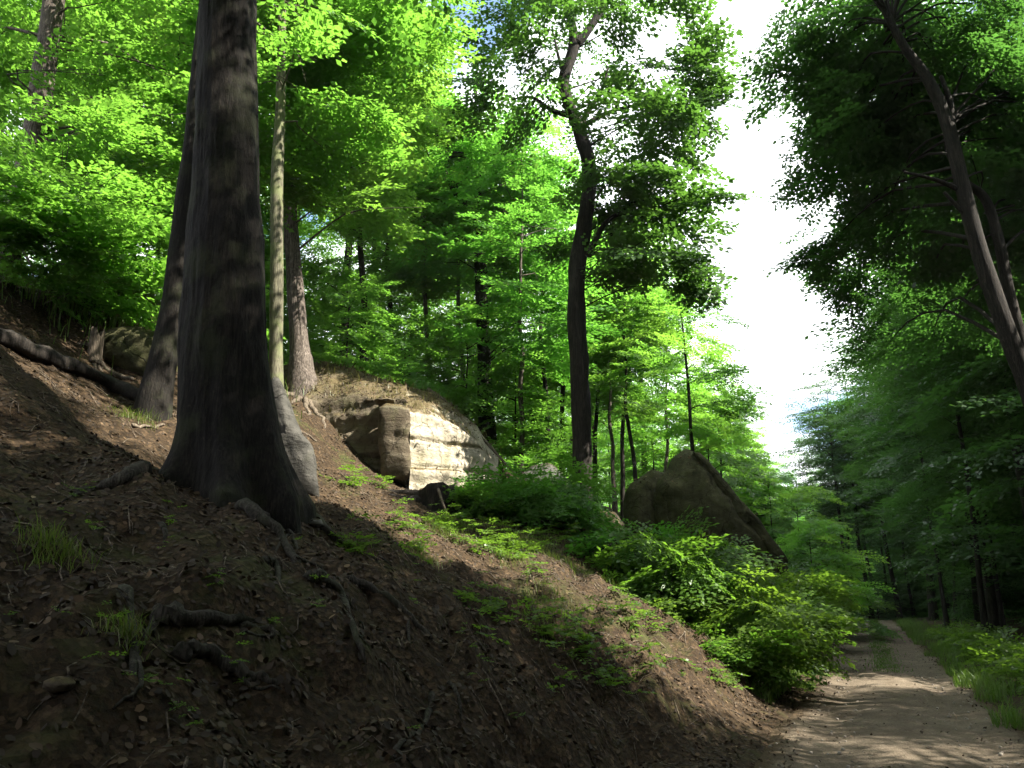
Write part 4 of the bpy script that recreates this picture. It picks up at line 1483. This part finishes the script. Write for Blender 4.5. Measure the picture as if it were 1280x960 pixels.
def stump(name, px, py, wpx, hpx, label, seed, Y=None, jag=.25, mat='bark_dark'):
    p = ground(px, py) if Y is None else np.array([*at(px, py, Y)[:2], 0])
    p[2] = float(H(p[0], p[1]))
    d = depth(p)
    R = wpx * .5 * d / F
    h = hpx * d / F
    r = np.random.default_rng(seed)
    t = thing(name, p, label, 'stump')
    seg = 28
    th = np.linspace(0, 2 * math.pi, seg, endpoint=False)
    ph = r.uniform(0, 6, 3)
    flare = 1 + .22 * np.maximum(0, np.cos(3 * th + ph[0])) + .12 * np.cos(5 * th + ph[1])
    rim = h * (1 + jag * vnoise(np.cos(th) * 1.8 + seed, np.sin(th) * 1.8, seed))
    V, Q = [], []
    for k in range(7):
        f = k / 6
        rr = R * (.92 + .35 * (1 - f) ** 2.5 * flare)
        z = -.35 + (rim + .35) * f
        V.append(np.stack([rr * np.cos(th), rr * np.sin(th), z], -1))
    rr = R * .70 * np.ones(seg)
    V.append(np.stack([rr * np.cos(th), rr * np.sin(th), rim - h * .05], -1))
    V.append(np.stack([rr * .8 * np.cos(th), rr * .8 * np.sin(th), h * (.55 + 0 * th)], -1))
    V.append(np.stack([rr * .2 * np.cos(th), rr * .2 * np.sin(th), h * (.5 + 0 * th)], -1))
    i = np.arange(9)[:, None] * seg
    j = np.arange(seg)[None]
    j2 = (j + 1) % seg
    Q = np.stack([i + j, i + j2, i + seg + j2, i + seg + j], -1).reshape(-1, 4)
    VV = np.vstack(V) + p
    link('stump_bark', mesh_np('stump_bark', VV, Q, M[mat], smooth=True), None, t)
    for k in range(5):
        a = r.uniform(0, 6.28)
        L = R * r.uniform(1.5, 2.4)
        q = np.linspace(0, 1, 8)
        C = np.stack([p[0] + np.cos(a + .4 * q) * (R * .8 + L * q), p[1] + np.sin(a + .4 * q) * (R * .8 + L * q), q * 0], -1)
        C[:, 2] = H(C[:, 0], C[:, 1]) + .10 * (1 - q) - .03
        link('root', mesh_np('root', *tube(C, np.linspace(R * .28, .02, 8), 7, .2, k), M[mat], smooth=True), None, t)
    return t


stump('tree_stump', 545, 640, 50, 32, 'broad rotten dark stump at the foot of the sunlit outcrop', 3, None, .35)
stump('tree_stump', 764, 702, 26, 18, 'small dark stump in undergrowth left of the bushes', 5, None, .2)
stump('tree_stump', 118, 446, 18, 30, 'thin weathered stump below the grassy mound', 7, None, .3, 'deadwood')


def stick(name, pts, r0, r1, label, cat, mat='deadwood', follow=True, seed=0, lump=.2):
    if follow:
        o = root_px(pts, r0, r1, .9, 8, seed, None, None, M[mat], name, False)
    else:
        P = np.array([at(a, b, c) for a, b, c in pts])
        C = catmull(P, 6 * len(P))
        o = link(name, mesh_np(name, *tube(C, np.linspace(r0, r1, len(C)), 8, lump, seed), M[mat], smooth=True))
    return tag(o, label, cat)


stick('fallen_log', [(-40, 420), (30, 448), (90, 470), (140, 488), (175, 503), (206, 520)], .12, .085, 'long dark fallen log lying across the slope at the left', 'log', 'bark_dark', seed=2)
stick('dead_branch', [(112, 452), (140, 466), (165, 478)], .05, .03, 'pale weathered branch lying below the thin stump', 'branch', seed=4)
stick('dead_branch', [(535, 487, 20.3), (560, 505, 20.0), (600, 545, 19.6), (645, 594, 19.2)], .055, .03, 'long dead branch sloping down the right edge of the outcrop', 'branch', follow=False, seed=5)
stick('dead_branch', [(586, 540, 19.7), (606, 560, 19.3), (612, 590, 19.0)], .035, .015, 'forked dead branch hanging down the right end of the outcrop', 'branch', follow=False, seed=6)
stick('dead_branch', [(546, 606, 16.0), (552, 625, 15.5), (560, 645, 15.2)], .03, .02, 'bare stick leaning on the broad rotten stump', 'branch', follow=False, seed=7)
stick('dead_branch', [(355, 520), (372, 540), (395, 552)], .03, .02, 'crooked grey branch on the lit ground behind the massive trunk', 'branch', seed=8)
stick('dead_branch', [(165, 536), (185, 537), (205, 533)], .02, .015, 'short pale branch on the ground left of the massive trunk', 'branch', seed=9)


# roots spreading from the scaly trunk over the sunlit crest
def crest_roots():
    t = [o for o in bpy.data.objects if o.name.startswith('pine_tree')][0]
    r = np.random.default_rng(44)
    for k in range(9):
        a = math.radians(-165 + 19 * k + r.uniform(-6, 6))
        L = r.uniform(1.0, 2.3)
        q = np.linspace(0, 1, 16)
        w = np.cumsum(r.normal(0, .22, 16)) * .35
        X = t.location.x + np.cos(a + w * .5) * (.15 + L * q)
        Y = t.location.y + np.sin(a + w * .5) * (.15 + L * q)
        R = .075 * (1 - q) ** .8 + .012
        Z = H(X, Y) + R * .3 + .14 * np.exp(-q * 9) - .05 * q ** 4
        V, Q = tube(np.stack([X, Y, Z], -1), R, 7, .2, k)
        link('root', mesh_np('root', V, Q, M['deadwood'], smooth=True), None, t)


crest_roots()

# ------------------------------------------------------------------ shrubs and young plants


def shrub(name, label, s, t, h, rad, plates, seed, mat='leaf_shrub', group=None, stems=6, spray=.66, lib=None, z=None):
    lib = lib or SPRAY_BUSH
    r = np.random.default_rng(seed + 500)
    x, y = st2xy(s, t)
    b = np.array([x, y, float(H(x, y))])
    o = thing(name, b, label, 'shrub', group)
    P = []
    for k in range(stems):
        a = r.uniform(0, 6.28)
        q = np.linspace(0, 1, 7)
        rr = rad * r.uniform(.3, .8)
        C = np.stack([b[0] + np.cos(a) * rr * q ** 1.5, b[1] + np.sin(a) * rr * q ** 1.5, b[2] - .1 + h * q * r.uniform(.7, .95)], -1)
        P.append(tube(C, np.linspace(.022, .006, 7), 5))
    link('stems', mesh_np('stems', *join(P), M['bark_dark'], smooth=True), None, o)
    V, T, roots = crown_from_blobs([(b + [0, 0, h * .62], (rad, rad, h * .5), plates)], lambda q: (b[0], b[1]), r, 7, spray, lib, .2, .32, (.45, .4), .25)
    k = V.reshape(-1, 4, 3)
    link('foliage', leaves_mesh('foliage', V, T, M[mat]), None, o)
    return o


BG = 'leafy bushes on the bank left of the track'


def st_px(px, py, Y):
    p = at(px, py, Y)
    return xy2st(p[0], p[1])


for k, (px, Y, h, rad, pl, lab) in enumerate([
        (900, 14.0, 1.35, 1.15, 46, 'large bright bush leaning from the bank over the track edge'), (830, 14.6, 1.35, 1.0, 38, 'dark leafy bush left of the large bright bush'), (938, 15.5, 1.4, .9, 32, 'bush at the right end of the bank below the boulder edge'),
        (885, 17.5, 1.0, 1.1, 34, 'taller bush right in front of the pointed boulder'), (1000, 19.5, 1.6, 1.2, 36, 'dark bush beside the track behind the bright ones'), (775, 16.0, .9, .8, 22, 'low bush near the small dark stump'),
        (955, 13.0, .5, .5, 14, 'small lit bush hanging lowest over the track edge'), (640, 17.0, 1.0, .95, 30, 'dark green bush right of the rotten stump'), (690, 17.8, .9, .9, 26, 'dark green bush left of the middle oak foot'),
        (600, 16.6, .5, .6, 12, 'sparse low bush below the sunlit face'), (1035, 26, 1.9, 1.5, 40, 'dark bush right at the left track edge before the bend'), (1050, 36, 2.2, 1.8, 40, 'farthest dark bush at the left track edge')]):
    x, y = px_at(px, Y)
    s, t = xy2st(x, y)
    shrub('bush', lab, s, max(t, 2.0), h, rad, pl, k, 'leaf_shrub', BG)

# small leafy seedlings (ground cover on the slope)


def scatter_seedlings():
    r = np.random.default_rng(77)
    P, D, N, S, T = [], [], [], [], []
    spots = [(700, 800, 22, 30), (780, 800, 40, 40), (820, 740, 40, 30), (650, 690, 40, 16), (700, 670, 40, 20), (440, 605, 14, 8), (480, 600, 14, 10), (560, 660, 30, 12), (620, 680, 40, 18), (520, 690, 14, 8), (440, 690, 8, 5),
             (370, 575, 8, 6), (760, 860, 14, 20), (1000, 860, 16, 10), (1010, 840, 30, 14), (960, 840, 16, 14), (900, 850, 20, 16), (500, 660, 10, 7), (600, 760, 12, 14)]
    for _ in range(36):
        a, b = r.uniform(20, 760), r.uniform(640, 930)
        spots.append((a, b, r.integers(1, 3), 5))
    for px, py, n, sd in spots:
        for _ in range(n):
            q = ground(px + r.normal(0, sd), py + r.normal(0, sd * .5))
            hh = r.uniform(.03, .12) if r.random() < .7 else r.uniform(.15, .4)
            for m in range(r.integers(2, 5)):
                a = r.uniform(0, 6.28)
                P.append(q + [0, 0, hh * r.uniform(.6, 1)])
                D.append([math.cos(a), math.sin(a), r.normal(.1, .2)])
                N.append([r.normal(0, .2), r.normal(0, .2), 1])
                S.append(r.uniform(.10, .26) if q[1] > 7 else r.uniform(.04, .08))
                T.append(r.uniform(.2, 1))
    lib = [make_spray(300 + s, 3, .26) for s in range(4)]
    V, TT = place_sprays(np.array(P), np.array(D), np.array(N, float), np.array(S), lib, r, np.array(T))
    o = link('seedling_undergrowth', leaves_mesh('seedling_undergrowth', V, TT, M['leaf_shrub']))
    tag(o, 'low green seedlings scattered over the brown slope', 'plants', kind='stuff')


scatter_seedlings()


def blades(name, centres, label, mat, hmin, hmax, width, seed, bend=.5):
    r = np.random.default_rng(seed)
    C = np.asarray(centres)
    n = len(C)
    a = r.uniform(0, 6.28, n)
    h = r.uniform(hmin, hmax, n)
    w = width * r.uniform(.6, 1.3, n)
    d = np.stack([np.cos(a), np.sin(a), 0 * a], -1)
    sd = np.stack([-np.sin(a), np.cos(a), 0 * a], -1)
    bd = h * bend * r.uniform(.2, 1.3, n)
    p0 = C
    p1 = C + d * (bd * .3)[:, None] + np.array([0, 0, 1]) * (h * .6)[:, None]
    p2 = C + d * bd[:, None] + np.array([0, 0, 1]) * (h * .92)[:, None]
    V = np.stack([p0 - sd * w[:, None], p0 + sd * w[:, None], p1 + sd * w[:, None] * .8, p1 - sd * w[:, None] * .8, p2 + sd * w[:, None] * .12, p2 - sd * w[:, None] * .12], 1)
    b = np.arange(n)[:, None] * 6
    Q = np.concatenate([b + np.array([[0, 1, 2, 3]]), b + np.array([[3, 2, 4, 5]])])
    T = np.repeat(np.clip(r.normal(.45, .25, n), 0, 1), 6)
    o = link(name, mesh_np(name, V.reshape(-1, 3), Q, mat, T))
    tag(o, label, kind='stuff')
    return o


def scatter_grass():
    r = np.random.default_rng(5)
    # tufts on the slope
    pts = []
    for px, py, n, sd in [(65, 690, 240, .10), (158, 800, 120, .06), (548, 668, 320, .25), (580, 660, 300, .3), (640, 672, 500, .4), (680, 690, 500, .4), (720, 690, 500, .45), (690, 740, 200, .2), (640, 705, 260, .25), (170, 525, 200, .15), (600, 640, 300, .3),
                          (530, 700, 120, .15), (735, 720, 300, .3), (440, 690, 80, .12), (670, 780, 160, .15)]:
        c = ground(px, py)
        xy = c[:2] + r.normal(0, sd, (n, 2))
        pts.append(np.column_stack([xy, H(xy[:, 0], xy[:, 1])]))
    blades('grass_tufts', np.vstack(pts), 'tufts of thin grass on the slope', M['grass'], .04, .17, .0028, 1, 1.1)
    q = np.vstack(pts)[::2]
    blades('dry_grass_tufts', q + r.normal(0, .03, q.shape) * [1, 1, 0], 'dry straw coloured blades in the grass tufts', M['dry_grass'], .03, .15, .0025, 21, 1.3)
    # mound on the left
    c = at(190, 385, 15.5)
    s0, t0 = xy2st(c[0], c[1])
    s = s0 + r.normal(0, 1.3, 5000)
    t = t0 + r.normal(0, .8, 5000)
    x, y = st2xy(s, t)
    blades('mound_grass', np.column_stack([x, y, H(x, y)]), 'long pale grass on top of the mound at the left', M['grass'], .15, .55, .008, 2, .6)
    g = ROCKTOP[ROCKTOP[:, 1] < 22.5]
    g = np.repeat(g, 2, 0) + r.normal(0, .05, (len(g) * 2, 3)) * [1, 1, .1]
    blades('crest_grass', g - [0, 0, .03], 'thin dry grass along the top of the outcrop', M['dry_grass'], .06, .22, .005, 12, .9)
    # right verge and far left verge
    s = 3 + 60 * r.random(24000) ** 1.5
    t = -1.55 - .3 * vnoise(s * .8, 0 * s, 44) - np.abs(r.normal(0, .85, 24000))
    x, y = st2xy(s, t)
    k = (vnoise(s * 1.1, t * 1.6, 47) + .6 * vnoise(s * 3.1, t * 3.1, 48)) > -.05 + .5 * sstep(.4, 1.8, np.abs(t + 1.6))
    s, t, x, y = s[k], t[k], x[k], y[k]
    blades('verge_grass', np.column_stack([x, y, H(x, y)]), 'tall green grass along the right verge of the track', M['grass'], .06, .36, .006, 3, .95)
    s = 13 + 45 * r.random(7000)
    t = 1.45 + np.abs(r.normal(0, .22, 7000))
    x, y = st2xy(s, t)
    blades('bank_grass', np.column_stack([x, y, H(x, y)]), 'short green grass along the left edge of the track', M['grass'], .06, .25, .007, 4, .5)
    s = 20 + 50 * r.random(9000)
    t = TC + r.normal(0, .17, 9000)
    x, y = st2xy(s, t)
    blades('middle_grass', np.column_stack([x, y, 0 * x + .02]), 'low grass strip between the wheel ruts far along the track', M['grass'], .02, .07, .008, 5, .5)


scatter_grass()


def verge_herbs():
    r = np.random.default_rng(15)
    P, D, N, S, T = [], [], [], [], []
    for _ in range(220):
        s = 7 + 30 * r.random() ** 1.4
        t = -2.2 - abs(r.normal(0, .8))
        x, y = st2xy(s, t)
        z = float(H(x, y))
        hh = r.uniform(.15, .65)
        for m in range(7):
            a = r.uniform(0, 6.28)
            P.append([x, y, z + hh * r.uniform(.3, 1)])
            D.append([math.cos(a), math.sin(a), r.normal(.1, .25)])
            N.append([r.normal(0, .3), r.normal(0, .3), 1])
            S.append(r.uniform(.2, .5))
            T.append(r.uniform(.2, 1))
    lib = [make_spray(320 + s, 3, .26) for s in range(4)]
    V, TT = place_sprays(np.array(P), np.array(D), np.array(N, float), np.array(S), lib, r, np.array(T))
    o = link('verge_undergrowth', leaves_mesh('verge_undergrowth', V, TT, M['leaf_shrub']))
    tag(o, 'leafy green herbs along the right verge', 'plants', kind='stuff')


verge_herbs()


def litter():
    r = np.random.default_rng(8)
    n = 88000
    s = .8 + 21 * r.random(n) ** 1.35
    t = 1.35 + 11.5 * r.random(n) ** 1.15
    m = (fbm(s * .9, t * .9, 91, 3) + r.normal(0, .5, n)) > -.45
    s, t = s[m], t[m]
    n2 = 3600
    s = np.concatenate([s, 3 + 40 * r.random(n2) ** 1.5])
    t = np.concatenate([t, TC + np.where(r.random(n2) < .75, r.choice([-1, 1], n2) * (1.05 + .55 * r.random(n2)), r.uniform(-1.2, 1.2, n2))])
    n = len(s)
    x, y = st2xy(s, t)
    e = .05
    z = H(x, y)
    z = np.where(t < 1.3, .02, z)
    gx = (H(x + e, y) - H(x - e, y)) / (2 * e)
    gy = (H(x, y + e) - H(x, y - e)) / (2 * e)
    N = np.stack([-gx, -gy, np.ones(n)], -1) + r.normal(0, .42, (n, 3))
    N /= np.linalg.norm(N, axis=1)[:, None]
    a = r.normal(0, 1, (n, 3))
    D = np.cross(N, a)
    D /= np.linalg.norm(D, axis=1)[:, None]
    W = np.cross(N, D)
    L = (r.uniform(.026, .062, n))[:, None]
    Wd = L * r.uniform(.25, .38, n)[:, None]
    c = r.uniform(-.25, .35, n)[:, None] * L
    p = np.stack([x, y, z + .012], -1)
    tint = np.clip(r.beta(1.8, 3.6, n), 0, 1)
    far = y > 8.5
    f = far
    V = np.stack([p - D * L * .5, p + W * Wd + N * c * .6, p + D * L * .5 + N * c * .4, p - W * Wd + N * c * .6], 1)[f].reshape(-1, 3)
    Q = np.arange(len(V), dtype=np.int32).reshape(-1, 4)
    T = np.repeat(tint[f], 4)
    g = ~far
    D, W, N, L, Wd, c, p = D[g], W[g], N[g], L[g], Wd[g], c[g], p[g]
    bt, tp = p - D * L * .5, p + D * L * .52 + N * c * .7
    a1, a2 = p - D * L * .22 + W * Wd * .92 + N * c * .55, p + D * L * .18 + W * Wd + N * c
    b1, b2 = p - D * L * .22 - W * Wd * .92 + N * c * .4, p + D * L * .18 - W * Wd + N * c * .5
    V2 = np.stack([bt, a1, a2, tp, b2, b1], 1).reshape(-1, 3)
    b = np.arange(len(p))[:, None] * 6
    Q2 = np.concatenate([b + np.array([[0, 1, 2, 3]]), b + np.array([[0, 3, 4, 5]])]) + len(V)
    o = link('leaf_litter', mesh_np('leaf_litter', np.vstack([V, V2]), np.vstack([Q, Q2]), M['litter'], np.concatenate([T, np.repeat(tint[g], 6)])))
    tag(o, 'brown fallen beech leaves covering the slope', kind='stuff')
    # twigs
    tw = []
    for _ in range(1500):
        s0, t0 = .9 + 14 * r.random() ** 1.3, 1.6 + 8 * r.random()
        x0, y0 = st2xy(s0, t0)
        an = r.uniform(0, 6.28)
        Lh = r.uniform(.06, .32)
        q = np.linspace(0, 1, 4)
        C = np.stack([x0 + np.cos(an) * Lh * q, y0 + np.sin(an) * Lh * q, 0 * q], -1)
        C += r.normal(0, .012, C.shape)
        C[:, 2] = H(C[:, 0], C[:, 1]) + .012 + r.uniform(0, .02)
        tw.append(tube(C, np.linspace(r.uniform(.003, .009), .002, 4), 4, 0, 0, False))
    o = link('fallen_twigs', mesh_np('fallen_twigs', *join(tw), M['deadwood']))
    tag(o, 'thin dead twigs lying among the leaves', kind='stuff')
    # small stones on the track
    st = []
    for _ in range(1200):
        s0, t0 = 3 + 26 * r.random() ** 1.5, TC + r.uniform(-1.4, 1.4)
        x0, y0 = st2xy(s0, t0)
        R = .005 + .02 * r.random() ** 2.2
        th = np.linspace(0, 2 * math.pi, 6, endpoint=False)
        V = np.vstack([np.stack([x0 + R * k * np.cos(th) * r.uniform(.7, 1.2, 6), y0 + R * k * np.sin(th), np.full(6, .005 + zz * R)], -1) for k, zz in ((1.0, -.4), (1.05, .3), (.5, .75))])
        i = np.arange(2)[:, None] * 6
        j = np.arange(6)[None]
        Q = np.stack([i + j, i + (j + 1) % 6, i + 6 + (j + 1) % 6, i + 6 + j], -1).reshape(-1, 4)
        Q = np.vstack([Q, [[12, 13, 14, 15], [12, 15, 16, 17]]])
        st.append((V, Q))
    o = link('track_pebbles', mesh_np('track_pebbles', *join(st), M['pebble']))
    tag(o, 'small pebbles scattered over the dirt track', kind='stuff')


litter()

# ------------------------------------------------------------------ far wooded hill


def far_hill():
    r = np.random.default_rng(99)
    th = np.linspace(0, 2 * math.pi, 61)
    rr = np.linspace(0, 1, 20)
    c = at(1010, 700, 260)
    X = c[0] + 130 * rr[:, None] * np.cos(th)[None]
    Y = c[1] + 60 * rr[:, None] * np.sin(th)[None]
    Z = H(X, Y, False) - 3 + 21 * (1 - rr[:, None] ** 2) * (1 + .12 * vnoise(X * .03, Y * .03, 3))
    V = np.stack([X, Y, Z], -1).reshape(-1, 3)
    i = np.arange(19)[:, None] * 61 + np.arange(60)[None]
    Q = np.stack([i, i + 61, i + 62, i + 1], -1).reshape(-1, 4)
    tag(link('distant_hill', mesh_np('distant_hill', V, Q, M['hill'], smooth=True)), 'far hill behind the valley gap', kind='structure')
    P, D, N, S, T = [], [], [], [], []
    for _ in range(1800):
        q = r.random() ** .6
        a = r.uniform(math.pi, 2 * math.pi)
        x, y = c[0] + 125 * q * math.cos(a), c[1] + 57 * q * math.sin(a)
        z = float(H(x, y, False)) - 3 + 21 * (1 - q * q)
        P.append([x, y, z + r.uniform(1, 6)])
        b = r.uniform(0, 6.28)
        D.append([math.cos(b), math.sin(b), -.2])
        N.append([r.normal(0, .5), r.normal(0, .5), 1])
        S.append(r.uniform(4, 7))
        T.append(r.random())
    lib = [make_spray(400 + s, 3, .4) for s in range(2)]
    V, TT = place_sprays(np.array(P), np.array(D), np.array(N, float), np.array(S), lib, r, np.array(T))
    tag(link('distant_woods', leaves_mesh('distant_woods', V, TT, M['leaf_dark'])), 'wooded canopy of the far hill', kind='stuff')


far_hill()

bpy.context.view_layer.update()

# ------------------------------------------------------------------ air


def build_haze():
    bm = bmesh.new()
    bmesh.ops.create_cube(bm, size=1.0)
    me = bpy.data.meshes.new('haze')
    bm.to_mesh(me)
    bm.free()
    m = bpy.data.materials.new('air')
    m.use_nodes = True
    nt = m.node_tree
    nt.nodes.clear()
    o = nt.nodes.new('ShaderNodeOutputMaterial')
    v = nt.nodes.new('ShaderNodeVolumePrincipled')
    v.inputs['Color'].default_value = (.86, .93, 1.0, 1)
    v.inputs['Density'].default_value = HAZE
    v.inputs['Anisotropy'].default_value = .25
    nt.links.new(v.outputs['Volume'], o.inputs['Volume'])
    me.materials.append(m)
    h = bpy.data.objects.new('haze', me)
    col.objects.link(h)
    P = [np.array(o.matrix_world @ Vector(c)) for o in bpy.data.objects if o.type == 'MESH' and o is not h for c in o.bound_box]
    lo, hi = np.min(P, 0), np.max(P, 0)
    lo -= [5, 5, 1]
    hi += [5, 5, 1]
    h.location = (lo + hi) / 2
    h.scale = hi - lo
    tag(h, 'thin bright summer haze in the air of the valley', kind='stuff')


if HAZE > 0:
    build_haze()

bpy.context.view_layer.update()
nt = sum(len(o.data.polygons) for o in bpy.data.objects if o.type == 'MESH')
um = {o.data.name: len(o.data.polygons) for o in bpy.data.objects if o.type == 'MESH'}
print('OBJ', len(bpy.data.objects), 'quads drawn', nt, 'unique', sum(um.values()), 'trees', len([o for o in bpy.data.objects if o.get('category') == 'tree']))
